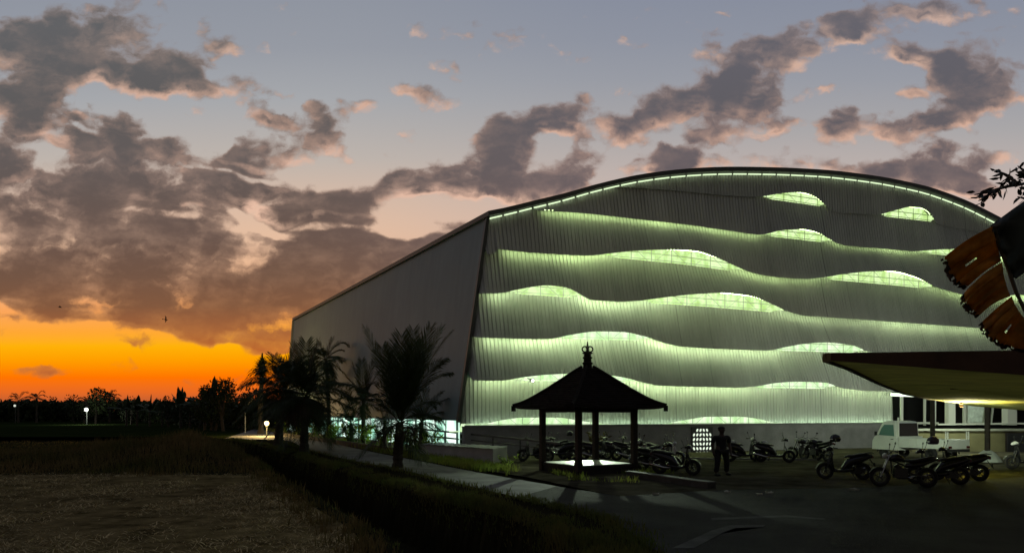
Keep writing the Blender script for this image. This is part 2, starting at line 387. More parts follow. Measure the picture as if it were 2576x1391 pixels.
def sheets(m, w, amt, seam=-.35):       # separate sheets never match exactly; weathering runs down them
    nt = m.node_tree; b = nt.nodes['Principled BSDF']; L = nt.links
    src = b.inputs['Base Color'].links[0].from_socket if b.inputs['Base Color'].links else None
    tc = nt.nodes.new('ShaderNodeTexCoord'); sx = nt.nodes.new('ShaderNodeSeparateXYZ'); L.new(tc.outputs['Object'], sx.inputs[0])
    d = nt.nodes.new('ShaderNodeMath'); d.operation = 'DIVIDE'; L.new(sx.outputs[0], d.inputs[0]); d.inputs[1].default_value = w
    f = nt.nodes.new('ShaderNodeMath'); f.operation = 'FLOOR'; L.new(d.outputs[0], f.inputs[0])
    wn = nt.nodes.new('ShaderNodeTexWhiteNoise'); wn.noise_dimensions = '1D'; L.new(f.outputs[0], wn.inputs['W'])
    r = nt.nodes.new('ShaderNodeMapRange'); L.new(wn.outputs['Value'], r.inputs[0]); r.inputs[3].default_value = 1-amt; r.inputs[4].default_value = 1+amt*.6
    fr = nt.nodes.new('ShaderNodeMath'); fr.operation = 'FRACT'; L.new(d.outputs[0], fr.inputs[0])
    lt = nt.nodes.new('ShaderNodeMath'); lt.operation = 'LESS_THAN'; L.new(fr.outputs[0], lt.inputs[0]); lt.inputs[1].default_value = .03/w
    ml = nt.nodes.new('ShaderNodeMath'); ml.operation = 'MULTIPLY_ADD'; L.new(lt.outputs[0], ml.inputs[0]); ml.inputs[1].default_value = seam; L.new(r.outputs[0], ml.inputs[2])
    mp = nt.nodes.new('ShaderNodeMapping'); mp.inputs['Scale'].default_value = (2.2, 2.2, .22); L.new(tc.outputs['Object'], mp.inputs['Vector'])
    n = nt.nodes.new('ShaderNodeTexNoise'); n.inputs['Scale'].default_value = 1.0; n.inputs['Detail'].default_value = 6; L.new(mp.outputs[0], n.inputs['Vector'])
    r2 = nt.nodes.new('ShaderNodeMapRange'); L.new(n.outputs['Fac'], r2.inputs[0]); r2.inputs[1].default_value = .3; r2.inputs[2].default_value = .7; r2.inputs[3].default_value = .90; r2.inputs[4].default_value = 1.04
    m2 = nt.nodes.new('ShaderNodeMath'); m2.operation = 'MULTIPLY'; L.new(ml.outputs[0], m2.inputs[0]); L.new(r2.outputs[0], m2.inputs[1])
    mx = nt.nodes.new('ShaderNodeVectorMath'); mx.operation = 'SCALE'
    if src: L.new(src, mx.inputs[0])
    else: mx.inputs[0].default_value = b.inputs['Base Color'].default_value[:3]
    L.new(m2.outputs[0], mx.inputs['Scale']); L.new(mx.outputs[0], b.inputs['Base Color'])
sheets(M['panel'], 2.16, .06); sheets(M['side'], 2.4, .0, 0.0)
PHI = math.atan2(.375, .927)
OX, OY = (1160-CU)/F*38.0, 38.0
ex, ey = math.cos(PHI), math.sin(PHI); nx, ny = math.sin(PHI), -math.cos(PHI)
On = OX*nx+OY*ny
def Fl(u, v, off=0.0):                # sight line meets the facade plane (moved out by off): local t, z
    p = (u-CU)/F; Y = (off+On)/(p*nx+ny)
    P = at(u, v, Y); return (P.x-OX)*ex+(P.y-OY)*ey, P.z
def loc(P):                           # world -> hall frame
    return ((P[0]-OX)*ex+(P[1]-OY)*ey, -(P[0]-OX)*ey+(P[1]-OY)*ex, P[2])
def Lv(t, off, z): return (t, -off, z)
hall = empty('sports_hall', (OX, OY, 0), PHI, 'large pale sports hall with an arched roof and glowing wavy bands across its ribbed front', 'sports hall')
def curve(pts, off=0.0): return pchip([Fl(u, v, off) for u, v in pts])

ARCH = [(1225,545),(1285,531),(1345,516),(1400,503),(1500,475),(1600,453),(1700,440),(1800,434),(1900,434),(2000,437),(2100,444),(2200,457),(2300,477),(2400,510),(2490,553),(2560,592),(2680,680),(2800,790)]
arch = curve(ARCH)
HEM_Z = [(1480,470),(1600,473),(1700,480),(1830,492),(1900,495.5),(1920,494),(1955,489),(1990,486),(2015,487),(2040,494),(2060,505),(2080,520),(2095,531),(2110,535),(2160,538),(2205,541),(2225,537),(2250,530),(2285,523),(2310,525),(2330,534),(2345,548),(2357,562),(2380,569),(2480,587),(2800,660)]
TOP_Z = [(1480,472),(1900,496),(2100,524),(2200,541),(2360,560),(2480,588),(2800,662)]
HEM_A = [(1220,536),(1345,507),(1347,529),(1430,534),(1500,540),(1600,551),(1700,562),(1850,583),(1905,591),(1925,589),(1960,581),(1990,579),(2020,579),(2045,584),(2080,599),(2110,613),(2130,618),(2160,621),(2230,626),(2290,632),(2320,631),(2370,628),(2430,628),(2490,640),(2560,662),(2620,672),(2800,700)]
TOP_A = [(1220,538),(1345,509),(1347,530),(1500,541),(1700,563),(1900,590),(2120,615),(2300,635),(2400,644),(2560,666),(2800,702)]
HEM_B = [(1210,640),(1248,637),(1250,627),(1330,635),(1430,641.5),(1485,643),(1530,638),(1600,632),(1680,630),(1740,633),(1800,650),(1860,674),(1900,688),(1960,698),(2020,702),(2070,698),(2120,690),(2190,684),(2245,685),(2300,699),(2340,716),(2380,730),(2430,742),(2500,750),(2560,742),(2640,748),(2800,780)]
TOP_B = [(1210,641),(1248,638),(1250,628),(1330,634),(1500,644),(1700,663),(1900,688),(2050,700),(2200,713),(2380,731),(2500,748),(2800,782)]
HEM_C = [(1195,738),(1260,738),(1290,731),(1340,722),(1380,719),(1420,724),(1460,741),(1490,755),(1550,759),(1600,757),(1650,751),(1700,745),(1760,740),(1820,739),(1880,746),(1940,766),(1990,786),(2030,795),(2100,799),(2200,806),(2460,825),(2800,850)]
TOP_C = [(1195,738),(1310,740),(1460,750),(1600,760),(1700,766),(2000,790),(2200,807),(2460,826),(2800,851)]
HEM_D = [(1180,848),(1300,852),(1380,853),(1430,843),(1500,834),(1560,835),(1620,846),(1680,865),(1720,872),(1800,877),(1930,882),(1970,874),(2030,864),(2080,862),(2140,869),(2190,885),(2250,891),(2350,894),(2800,905)]
TOP_D = [(1180,848),(1440,853),(1640,858),(1700,869),(1940,881),(2170,888),(2300,893),(2800,906)]
HEM_E = [(1165,957),(1260,957),(1320,948),(1380,942),(1450,940),(1530,944),(1580,952),(1620,963),(1660,970),(1720,972),(1850,975),(1900,972),(1950,963),(2010,960),(2070,962),(2120,976),(2180,983),(2245,985),(2500,989),(2800,994)]
TOP_E = [(1165,957),(1350,958),(1600,964),(1720,972),(1880,975),(2110,978),(2245,985),(2800,995)]
HEM_F = [(1155,1066),(1220,1065),(1260,1057),(1320,1050),(1400,1050),(1480,1061),(1560,1067),(1650,1067),(1720,1057),(1780,1048),(1850,1047),(1900,1052),(1950,1062),(2050,1067),(2130,1066),(2180,1061),(2240,1060)]
# (top line, hem, hem offset, lamp offset, lamp)
ROWS = [('roof', HEM_Z, .12, None), (TOP_Z, HEM_A, .36, (.10,.0)), (TOP_A, HEM_B, .50, (.16,.55)), (TOP_B, HEM_C, .60, (.30,.8)),
        (TOP_C, HEM_D, .66, (.36,1.)), (TOP_D, HEM_E, .70, (.42,1.15)), (TOP_E, HEM_F, .10, (.44,1.25))]
# leaning left edge of the front
eb = Fl(1160,1062); et = Fl(1225,547)
def zclip(t): return eb[1]+(t-eb[0])*(et[1]-eb[1])/(et[0]-eb[0])
t_end = Fl(2790,780)[0]; t_low = Fl(2240,1020)[0]
PITCH = .22
funcs = []
for i, (top, hem, ob, lamp) in enumerate(ROWS):
    tf = curve(top) if top != 'roof' else (lambda t: arch(t)-.10)
    hf = curve(hem, ob); funcs.append((tf, hf))
def offb(i, t):
    base = ROWS[i][2]
    if i+1 < len(ROWS):
        gap = funcs[i][1](t)-funcs[i+1][0](t); return base+.35*max(0, min(1.2, gap))
    return base+0*t
win_ranges = [[] for _ in ROWS]
for i in range(len(ROWS)):
    ob = ROWS[i][2]
    tf = funcs[i][0]; hf = funcs[i][1]
    t1 = t_low if i == len(ROWS)-1 else t_end
    nxt = funcs[i+1][0] if i+1 < len(ROWS) else (lambda t: Fl(1700,1070)[1])
    vs = []; fs = []; prev = None
    k = 0; t = -.2; prof = [(0,0),(.11,0),(.132,-.046),(.198,-.046)]
    NS = 7
    while t < t1:
        for dx, dp in prof:
            tt = t+dx
            gap0 = (funcs[i-1][1](tt)-tf(tt)) if i > 0 else 0
            zt = tf(tt)+(.16*(1-sstep(.02,.25,gap0)) if i > 0 else 0)
            zt = min(zt, zclip(tt), arch(tt)-.06) if tt < et[0]+.5 else min(zt, arch(tt)-.06)
            zb = hf(tt)
            if zt-zb < .03 or (i == 0 and tt < Fl(1480,470)[0]): prev = None; continue
            o2 = offb(i, tt)
            wob = .018*mnoise.noise(Vector((tt*.35, i*7.3, 0)))
            ids = []
            for s in range(NS+1):
                h = s/NS; z = zt+(zb-zt)*h
                o = o2*(h**1.15)+dp+wob*3*math.sin(h*3.1)
                ids.append(len(vs)); vs.append(Lv(tt, o, z))
            if prev is not None:
                for s in range(NS): fs.append((prev[s], ids[s], ids[s+1], prev[s+1]))
            prev = ids
        t += PITCH
    raw('wave_panel', vs, fs, M['panel'], hall)
    # openings under the hem
    if i+1 <= len(ROWS):
        st = None; tt = .3; e = t_low-.3 if i >= len(ROWS)-1 else t_end-.5
        while tt < e:
            gp = hf(tt)-nxt(tt)
            if gp > .07 and st is None: st = tt
            if (gp <= .07) and st is not None:
                if tt-st > .8: win_ranges[i].append((st, tt))
                st = None
            tt += .1
        if st is not None and e-st > .8: win_ranges[i].append((st, e))
    # pane, struts and rail of each lit opening
    e_ = t_low-.3 if i >= len(ROWS)-1 else t_end-.5
    for (a, b) in win_ranges[i]:
        low = i >= 4
        vs = []; fs = []; n = max(8, int((b-a+.6)/.25))
        for k in range(n+1):
            tt = min(a-.8+(b-a+1.6)*k/n, e_+.2)
            z0 = nxt(tt)-.25; z1 = max(hf(tt), nxt(tt))+.55
            if i == 0 or i == 1: z1 = min(z1, arch(tt)-.3)
            z1 = max(z1, z0+.05); z1 = min(z1, max(zclip(tt-.2), z0+.05))
            vs += [Lv(tt, -.42, z0), Lv(tt, -.42, z1)]
        for k in range(n): fs.append((2*k, 2*k+2, 2*k+3, 2*k+1))
        w = raw('lit_window', vs, fs, M['pane_low'] if low else M['pane'], hall)
        mb = MB(); tt = a+.5; kk = 0; step = 1.35
        pts = []
        while tt < b:
            zt = hf(tt)+.35; zb = nxt(tt)-.1
            mb.bar(Lv(tt,-.24,zb), Lv(tt,-.24,zt), .028)
            t2 = tt+step
            if kk % 2 == 0: mb.bar(Lv(tt,-.30,zb), Lv(t2,-.30,nxt(t2)+.9), .016)
            else: mb.bar(Lv(tt,-.30,nxt(tt)+.9), Lv(t2,-.30,nxt(t2)-.1), .016)
            tt = t2; kk += 1
        n = 12
        for k in range(n):
            ta = a+(b-a)*k/n; tb = a+(b-a)*(k+1)/n
            mb.bar(Lv(ta,-.18,nxt(ta)+.13), Lv(tb,-.18,nxt(tb)+.13), .03)
            mb.bar(Lv(ta,-.33,nxt(ta)+.52), Lv(tb,-.33,nxt(tb)+.52), .04)
        mb.build('strut', M['strut'], w)
# hidden tubes added behind each hem, standing in for hall light leaking out
def strip(i, lo, hm, strength, ranges, lowrow):
    hf = funcs[i-1][1]; mb = MB()
    for (a, b) in ranges:
        n = max(2, int((b-a)/.2)); pts = []
        for k in range(n+1):
            t = a+(b-a)*k/n
            sl = abs(hf(t+.15)-hf(t-.15))/.3; hm_ = hm+min(.10, .3*sl)
            lo_ = min(lo, offb(i-1,t)-.14-hm_*.35) if sl > .08 else lo
            lo_ = max(lo_, .02)
            pts.append(Lv(t, lo_, min(hf(t)+hm_, zclip(t)-.05) if t < et[0]+.6 else hf(t)+hm_))
        mb.tube(pts, .022, 5)
    key = 'led_%d' % i
    ca = (.74,1.0,.43) if not lowrow else (.77,1.0,.52); M[key] = glow('light_strip', tuple(x*.62 for x in ca), strength, col2=tuple(x*1.35 for x in ca), vscale=.28, stretch=(1,.2,.2))
    mb.build('light_strip', M[key], hall)
sA = [(Fl(1900,495)[0], Fl(2105,530)[0]), (Fl(2205,540)[0], Fl(2362,560)[0])]
for r_ in sA: strip(1, .07, .05, 4.0, [(r_[0]+.9, r_[1]-.9)], False)
tm = Fl(1960,700)[0]
for i, lo, hm, st, u, v, end, low in ((2,.24,.06,10.,1350,530,t_end-1,False),(3,.37,.07,19.,1252,628,t_end-1,False),(4,.47,.07,31.,1206,738,t_end-1,True),(5,.53,.08,43.,1190,850,t_end-1,True),(6,.57,.08,50.,1176,957,t_low-.2,True)):
    t0_ = Fl(u,v)[0]+(.2 if i == 2 else .25 if i == 3 else .5)
    strip(i, lo, hm, st*1.1, [(t0_, tm)], low); strip(i, lo, hm, st*(.78 if i == 2 else .62), [(tm+.15, end)], low)
# hidden tube added along the foot, standing in for light from the openings
mb = MB(); zb = Fl(1700,1070)[1]
mb.tube([Lv(.5, .34, zb+.07), Lv(t_low-.1, .34, zb+.07)], .018, 5)
M['led_f'] = glow('light_strip', (.70,1.0,.66), 18.0); mb.build('light_strip', M['led_f'], hall)
# roof strip in short lengths under the eave
mb = MB(); t = Fl(1228,548)[0]
while t < Fl(2520,570)[0]:
    L = .95 if t > 8 else .7
    a, b = t, t+L
    mb.bar(Lv(a, .16, arch(a)-.16), Lv(b, .16, arch(b)-.16), .05, .07)
    t += L+.14
mb.build('light_strip', M['dash'], hall)

# roof: arched sheet carried back to the far gable
nearL = Vector(loc(at(1225,545,(0+On)/((1225-CU)/F*nx+ny)))); farL = Vector(loc(at(738,805,81.6)))
D = farL-nearL
vs = []; fs = []; tN = 60; ta = et[0]-.12; tb = t_end+.6
for j, (s, dz) in enumerate(((0,0),(1,0),(1,-.24),(0,-.24))):
    for k in range(tN+1):
        t = ta+(tb-ta)*k/tN; b = Vector(Lv(t, .55, arch(t)+.16+dz))
        vs.append(tuple(b+D*s))
n1 = tN+1
for k in range(tN):
    fs += [(k, k+1, n1+k+1, n1+k), (n1+k, n1+k+1, 2*n1+k+1, 2*n1+k), (3*n1+k, 2*n1+k, 2*n1+k+1, 3*n1+k+1), (k+1, k, 3*n1+k, 3*n1+k+1)]
fs += [(0, n1, 2*n1, 3*n1), (tN, 3*n1+tN, 2*n1+tN, n1+tN)]
M['roof'] = mat('hall_roof', (.06,.065,.055), rough=.55, var=.1, vscale=.4)
raw('roof', vs, fs, M['roof'], hall)
# side wall, its dark corner trim, the lit glass band below and its plinth
cbn = Vector(loc(at(1150,1057,(On)/((1150-CU)/F*nx+ny)))); cbf = Vector(loc(at(720,1043,81.6)))
ctn = Vector(loc(at(1224,548,(On)/((1224-CU)/F*nx+ny)))); ctf = farL+Vector((0,0,-.1))
vs = []; fs = []; NU, NV = 40, 14
for a in range(NU+1):
    for b in range(NV+1):
        s, h = a/NU, b/NV
        lo = cbn.lerp(cbf, s); hi = ctn.lerp(ctf, s); P = lo.lerp(hi, h)
        vs.append(tuple(P+Vector((.006*mnoise.noise(Vector((a*1.7,b*.6,0)))*3, 0, 0))))
for a in range(NU):
    for b in range(NV): i0 = a*(NV+1)+b; fs.append((i0, i0+NV+1, i0+NV+2, i0+1))
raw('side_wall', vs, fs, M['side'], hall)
mb = MB()
mb.bar(Vector(cbn)+Vector((.02,-.10,-.1)), Vector(ctn)+Vector((.02,-.10,.05)), .17, .26)
mb.build('corner_trim', M['trim'], hall)
mb = MB(); mb.bar(Vector(ctn)+Vector((-.10,.2,.12)), Vector(ctf)+Vector((-.10,0,.22)), .06, .14)
M['fringe'] = mat('roof_fringe', (.30,.28,.24), rough=.45); mb.build('roof_fringe', M['fringe'], hall)  # pale bar standing in for the lit fringe along the roof edge
mb = MB(); mb.bar(cbf+Vector((-.02,.0,-.1)), ctf+Vector((-.02,0,0)), .22, .3); mb.build('corner_trim', M['fringe'], hall)
g0 = Vector((cbn.x+.25, .35, .42)); g1 = Vector((cbf.x+.25, cbf.y, .42))
zg = cbn.z-.02
band = raw('glass_band', [tuple(g0), tuple(g1), (g1.x, g1.y, zg), (g0.x, g0.y, zg)], [(0,1,2,3)], M['band'], hall)
mb = MB()
L = (g1-g0).length; dirn = (g1-g0).normalized(); k = 0; s = .2
out = Vector((-dirn.y, dirn.x, 0)); out = out if out.x < 0 else -out
while s < L:
    P = g0+dirn*s+out*.05; wdt = .12 if k % 4 == 0 else .035
    mb.bar(P, P+Vector((0,0,zg-.42)), wdt, .06, up=dirn); s += 1.6; k += 1
mb.bar(g0+out*.05+Vector((0,0,.55)), g1+out*.05+Vector((0,0,.55)), .05, .05)
M['mull'] = mat('band_mullion', (.10,.16,.14), rough=.5); mb.build('window_frame', M['mull'], band)
mb = MB(); mb.bar(g0+out*.06+Vector((0,0,-.21)), g1+out*.06+Vector((0,0,-.21)), .3, .42); mb.build('plinth', M['concrete'], hall)
# back, right and inner walls so the hall is closed from other sides
mb = MB()
z1 = arch(t_end)-.1
rb = Vector((t_end, 0, 0)); mb.add([Lv(t_end,0,0), (t_end+D.x, D.y, 0), (t_end+D.x, D.y, z1+D.z), Lv(t_end,0,z1)], [(0,1,2,3)])
k0 = len(mb.v)
bpts = [Vector(Lv(ta+(tb-ta)*k/24, 0, arch(ta+(tb-ta)*k/24)))+D for k in range(25)]
poly = [(cbf.x, cbf.y, 0)]+[tuple(b) for b in bpts]+[(t_end+D.x, D.y, 0)]
mb.add(poly, [tuple(range(len(poly)))])
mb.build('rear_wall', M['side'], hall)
# base wall under the front
u0, u1 = .05, t_low
mb = MB(); mb.box(((u0+u1)/2, -.20, zb/2-.152), (u1-u0, .42, zb+.3)); mb.build('base_wall', M['concrete'], hall)
mb = MB(); mb.box(((u0+u1)/2, -.22, zb+.022), (u1-u0+.04, .48, .05)); mb.box(((u0+u1)/2, -.445, zb+.065), (u1-u0+.04, .03, .085)); mb.build('coping', mat('coping', (.20,.205,.20), rough=.8), hall)  # raised lip added to hide the foot tube
# pierced vent block with lit openings
va = Fl(1741,1076,.42); vb = Fl(1790,1144,.42)
mb = MB(); cx = (va[0]+vb[0])/2; cz = (va[1]+vb[1])/2; w = abs(vb[0]-va[0]); h = abs(va[1]-vb[1])
mb.box((cx, -.42, cz), (w+.12, .05, h+.12)); vent = mb.build('vent_block', M['trim'], hall)
mb = MB()
for r in range(6):
    n = 4 if r in (0,5) else 6
    for c in range(n):
        xx = cx+(c-(n-1)/2)*w/6; z = cz+(2.5-r)*h/6
        tilt = (.5 if (c < n/2) == (r < 3) else -.5)
        P = [(math.cos(a)*w*.045, math.sin(a)*h*.060) for a in [2*math.pi*k/12 for k in range(12)]]
        pts = [(xx+x*math.cos(tilt)+z_*math.sin(tilt), -.455, z+z_*math.cos(tilt)-x*math.sin(tilt)) for x, z_ in P]
        pts += [(a, b+.02, c_) for a, b, c_ in pts]
        mb.add(pts, [tuple(range(12)), tuple(range(23,11,-1))]+[(k, (k+1)%12, 12+(k+1)%12, 12+k) for k in range(12)])
mb.build('vent_opening', glow('lit_vent', rgb(236,250,226), 1.0), vent)
# floodlights on the front
def flood(u, v, power, tgt, name='floodlight'):
    t, z = Fl(u, v, .95); mb = MB(); mb.ball(Lv(t,.95,z), .06, 10, 6)
    M['fl'] = M.get('fl') or glow('floodlight_lens', (.85,1,.7), 14)
    o = mb.build('floodlight', M['fl'], hall)
    mb = MB(); mb.box(Lv(t,.84,z+.02), (.22,.12,.18)); mb.bar(Lv(t,.8,z), Lv(t,.3,z+.15), .04); mb.build('lamp_housing', M['trim'], o)
    if power:
        P = hall.matrix_basis @ Vector(Lv(t,1.12,z)) if False else Matrix.Translation((OX,OY,0)) @ Matrix.Rotation(PHI,4,'Z') @ Vector(Lv(t,1.12,z))
        ld = bpy.data.lights.new('floodlight', 'SPOT'); lo = bpy.data.objects.new('floodlight_beam', ld); COL.objects.link(lo)
        ld.energy = power; ld.spot_size = R(40); ld.spot_blend = .7; ld.shadow_soft_size = .07; ld.color = (.82,1,.74)
        lo.location = P; lo.rotation_euler = (P-Vector(tgt)).to_track_quat('Z','Y').to_euler()
flood(1340, 957, 0, None)
flood(1478, 958, 3300, (1.2, 24.5, 0))
# ================================================================== GROUND
def xc(y):   # ditch centre line
    return DC(y)
DC = pchip([(0,.2),(6,.15),(11,-.25),(14.3,-.75),(20,-3.3),(26,-6.2),(33,-9.5),(45,-15.2),(58,-22),(66,-27.5),(80,-37)])
HW = pchip([(0,1.3),(14,1.35),(20,1.15),(33,.95),(58,.9),(80,.8)])
def gz(x, y):
    if y > 80: s = x-(-37-.8*(y-80)); hw = .8
    else: s = x-xc(max(y,0)); hw = HW(max(y,0))
    n = mnoise.noise(Vector((x*.35,y*.35,0)))*.5+mnoise.noise(Vector((x*1.3,y*1.3,3)))*.25
    fade = 1-sstep(75,110,y)
    left = -.36*fade
    if s < -hw:
        z = left+.05*n*(1 if s < -hw-.3 else .3)
        d = math.hypot((x+17)/8.5, (y-47)/11.0)
        z += 1.25*math.exp(-d*d*1.5)*sstep(hw, hw+3.5, -s)
        d = math.hypot((x+27)/10.0, (y-42)/6.0); z += .35*math.exp(-d*d*1.6)
        z += .10*math.exp(-((s+hw+.5)/.5)**2)*fade
    elif s > hw:
        z = .0+.13*math.exp(-((s-hw-.55)/.55)**2)*fade*(1-sstep(12,9,y)*0)
        z += .02*n*math.exp(-((s-hw-1)/1.2)**2)
    else:
        z = -1.35
    e = .22
    if abs(s) <= hw: z = -1.35*fade+(left if s < 0 else .05)*sstep(hw-e, hw, abs(s))+1.35*fade*sstep(hw-e, hw, abs(s))
    return z
def axis(segs):
    out = []
    for a, b, st in segs:
        n = max(1, int(round((b-a)/st))); out += [a+(b-a)*i/n for i in range(n)]
    return out+[segs[-1][1]]
xs = axis([(-4200,-300,600),(-300,-70,20),(-70,-30,1.6),(-30,6,.2),(6,30,1.5),(30,80,10),(80,300,40),(300,4200,600)])
ys = axis([(-60,0,10),(0,40,.25),(40,70,.5),(70,130,2.5),(130,400,30),(400,4200,500)])
vs = []; fs = []
for y in ys:
    for x in xs: vs.append((x, y, gz(x,y) if -70 < x < 40 and -1 < y < 120 else (-.36 if False else 0.0)))
nX = len(xs)
for j in range(len(ys)-1):
    for i in range(nX-1): fs.append((j*nX+i, j*nX+i+1, (j+1)*nX+i+1, (j+1)*nX+i))
M['soil'] = mat('ground_soil', (.018,.017,.009), rough=.95, col2=(.034,.030,.015), vscale=.8, bump=.5, bscale=5, spec=0)
tag(raw('ground', vs, fs, M['soil']), kind='structure')
def sheet(name, pts, z, m, kind='structure', zf=None, cell=None):
    bm = bmesh.new(); f = bm.faces.new([bm.verts.new((x, y, z)) for x, y in pts]); bmesh.ops.triangulate(bm, faces=[f])
    me = bpy.data.meshes.new(name); bm.to_mesh(me); bm.free()
    o = bpy.data.objects.new(name, me); COL.objects.link(o); me.materials.append(m); tag(o, kind=kind); return o
def ribbon(name, left, right, z, m, n=60, kind='structure', zfun=None):
    fl = pchip([(i/(len(left)-1), p[0]) for i, p in enumerate(left)]); fly = pchip([(i/(len(left)-1), p[1]) for i, p in enumerate(left)])
    fr = pchip([(i/(len(right)-1), p[0]) for i, p in enumerate(right)]); fry = pchip([(i/(len(right)-1), p[1]) for i, p in enumerate(right)])
    vs = []; fs = []
    for k in range(n+1):
        s = k/n
        for w in range(7):
            a = w/6; x = fl(s)*(1-a)+fr(s)*a; y = fly(s)*(1-a)+fry(s)*a
            vs.append((x, y, z+(zfun(x,y) if zfun else 0)))
    for k in range(n):
        for w in range(6): i0 = k*7+w; fs.append((i0, i0+1, i0+8, i0+7))
    o = raw(name, vs, fs, m); tag(o, kind=kind); return o
def w2(u, v): P = gnd(u, v); return (P.x, P.y)
# concrete path along the hall's side, meeting the asphalt yard road in front
M['path'] = mat('path_concrete', (.12,.12,.11), rough=.85, var=.5, vscale=.9, bump=.25, bscale=9, detail=8)
M['asphalt'] = mat('road_asphalt', (.019,.0185,.016), rough=.9, col2=(.042,.041,.036), vscale=.45, bump=.4, bscale=35, detail=10, spec=.15)
M['joint'] = mat('road_joint', (.034,.034,.031), rough=.9, var=.6, vscale=2.5)
M['dirt'] = mat('yard_dirt', (.032,.029,.018), rough=.95, col2=(.095,.088,.060), vscale=.7, bump=.5, bscale=7, detail=8, spec=0)
PL = [w2(560,1106), w2(700,1108), w2(770,1133), w2(880,1160), w2(1010,1186), w2(1130,1215), w2(1300,1256), w2(1420,1282)]
PR = [w2(640,1080), w2(740,1098), w2(815,1112), w2(930,1138), w2(1060,1164), w2(1200,1192), w2(1400,1228), w2(1540,1254)]
ribbon('concrete_path', PL, PR, .075, M['path'])
sheet('road', [w2(1300,1258), w2(1420,1284), w2(1540,1313), w2(1640,1391), (3.2,9), (2.6,3), (2.2,-2), (60,-2), (60,25), w2(2576,1205), w2(2200,1232), w2(1790,1240), w2(1560,1255), w2(1400,1229)], .082, M['asphalt'])
sheet('yard', [(-1.2,36.8), w2(1190,1182), w2(1330,1206), w2(1560,1256), w2(1790,1241), w2(2200,1233), w2(2576,1206), (40,26), (46,56), (20,47.5), (0,39.5)], .078, M['dirt'])
for pts in ([(1690,1391),(1745,1391),(1815,1352),(1850,1338),(1920,1336),(1925,1330),(1835,1331),(1790,1345)], [(1790,1318),(1975,1310),(2075,1317),(2075,1313),(1975,1305),(1790,1312)]):
    sheet('road_joint', [w2(u,v) for u, v in pts], .087, M['joint'])
# pale kerb in front of the base wall
mb = MB(); a = gnd(1600,1157); b = gnd(2062,1162); mb.bar((a.x,a.y,.10), (b.x,b.y,.10), .16, .12)
tag(mb.build('kerb', mat('kerb_concrete', (.22,.22,.18), rough=.8, var=.2)), kind='structure')
# left harvested field
M['field'] = mat('field_straw', (.055,.041,.018), rough=.95, col2=(.25,.188,.088), vscale=1.6, bump=.6, bscale=12, detail=9, spec=0)
def fedge(y): return xc(y)-HW(y)-.75
FL = [(-60,31.5), (-34,20), (-24,12), (-20,6), (-18,2)]; FR = [(fedge(31.5),31.5), (fedge(24),24), (fedge(17),17), (fedge(11),11), (fedge(3),3)]
vs = []; fs = []; NX, NY = 70, 70
for j in range(NY+1):
    y = 2+(31.5-2)*j/NY; xr = fedge(y); xl = -60
    for i in range(NX+1):
        s = (i/NX)**.5; x = xl+(xr-xl)*s; vs.append((x, y, gz(x,y)+.035))
for j in range(NY):
    for i in range(NX): i0 = j*(NX+1)+i; fs.append((i0, i0+1, i0+NX+2, i0+NX+1))
tag(raw('stubble_field', vs, fs, M['field']), kind='structure')
# far rice field, green
M['rice'] = mat('rice_field', (.012,.020,.006), rough=.95, col2=(.022,.032,.010), vscale=.25, spec=0)
sheet('rice_field', [(-400,62), (-24,70), (-34,92), (-60,200), (-400,260)], .06, M['rice'])
# ---- grasses (nobody could count the blades)
def blades(name, spots, hmin, hmax, wid, m, seed, lean=.5, flat=False):
    rnd = random.Random(seed); vs = []; fs = []
    for (x, y, z, sc) in spots:
        h = rnd.uniform(hmin, hmax)*sc; a = rnd.uniform(0, 6.283); b = rnd.uniform(0, 6.283)
        w = wid*rnd.uniform(.6,1.4)
        if flat: dz = rnd.uniform(.0,.5)*h; L = h
        else: dz = h; L = h*rnd.uniform(0,lean)
        dx, dy = math.cos(a)*L, math.sin(a)*L; wx, wy = math.cos(b)*w, math.sin(b)*w
        k = len(vs)
        vs += [(x-wx,y-wy,z), (x+wx,y+wy,z), (x+dx*.45+wx*.6,y+dy*.45+wy*.6,z+dz*.62), (x+dx*.45-wx*.6,y+dy*.45-wy*.6,z+dz*.62), (x+dx,y+dy,z+dz*(1 if flat else .95))]
        fs += [(k,k+1,k+2,k+3), (k+3,k+2,k+4)]
    o = raw(name, vs, fs, m); tag(o, kind='stuff'); return o
rnd = random.Random(5)
M['straw'] = mat('straw', (.60,.47,.25), rough=.9, var=.5, vscale=.5, spec=0)
M['dry'] = mat('dry_grass', (.24,.165,.075), rough=.95, col2=(.09,.10,.03), vscale=.25, spec=0)
M['grass'] = mat('verge_grass', (.07,.105,.022), rough=.9, col2=(.12,.105,.036), vscale=.6, spec=.15)
sp = []
while len(sp) < 42000:
    y = 7+25*rnd.random()**1.2; x = -26+28*rnd.random()
    if x < fedge(y)-.05:
        den = mnoise.noise(Vector((x*.5,y*.25,9)))+.5*mnoise.noise(Vector((x*1.6,y*.9,2)))
        if den+rnd.uniform(-.35,.35) > -.05: sp.append((x, y, gz(x,y)+.04, 1))
blades('straw_stubble', sp, .05, .22, .010, M['straw'], 1, flat=True)
sp = []
while len(sp) < 34000:
    y = rnd.uniform(27.5,72); x = rnd.uniform(-48,-5)
    if y < 31.5+3.2*mnoise.noise(Vector((x*.22,0,6)))+1.6*mnoise.noise(Vector((x*.9,0,2))): continue
    if y < 80 and x < xc(y)-HW(y)-.25:
        d = math.hypot((x+18)/11, (y-46)/14)
        if rnd.random() < .25+.9*math.exp(-d*d):
            lump = max(0,.5+mnoise.noise(Vector((x*.45,y*.3,3)))+.5*mnoise.noise(Vector((x*1.4,y*.9,8)))); sp.append((x, y, gz(x,y)-.02, (.25+.9*math.exp(-d*d))*(.35+.9*lump)))
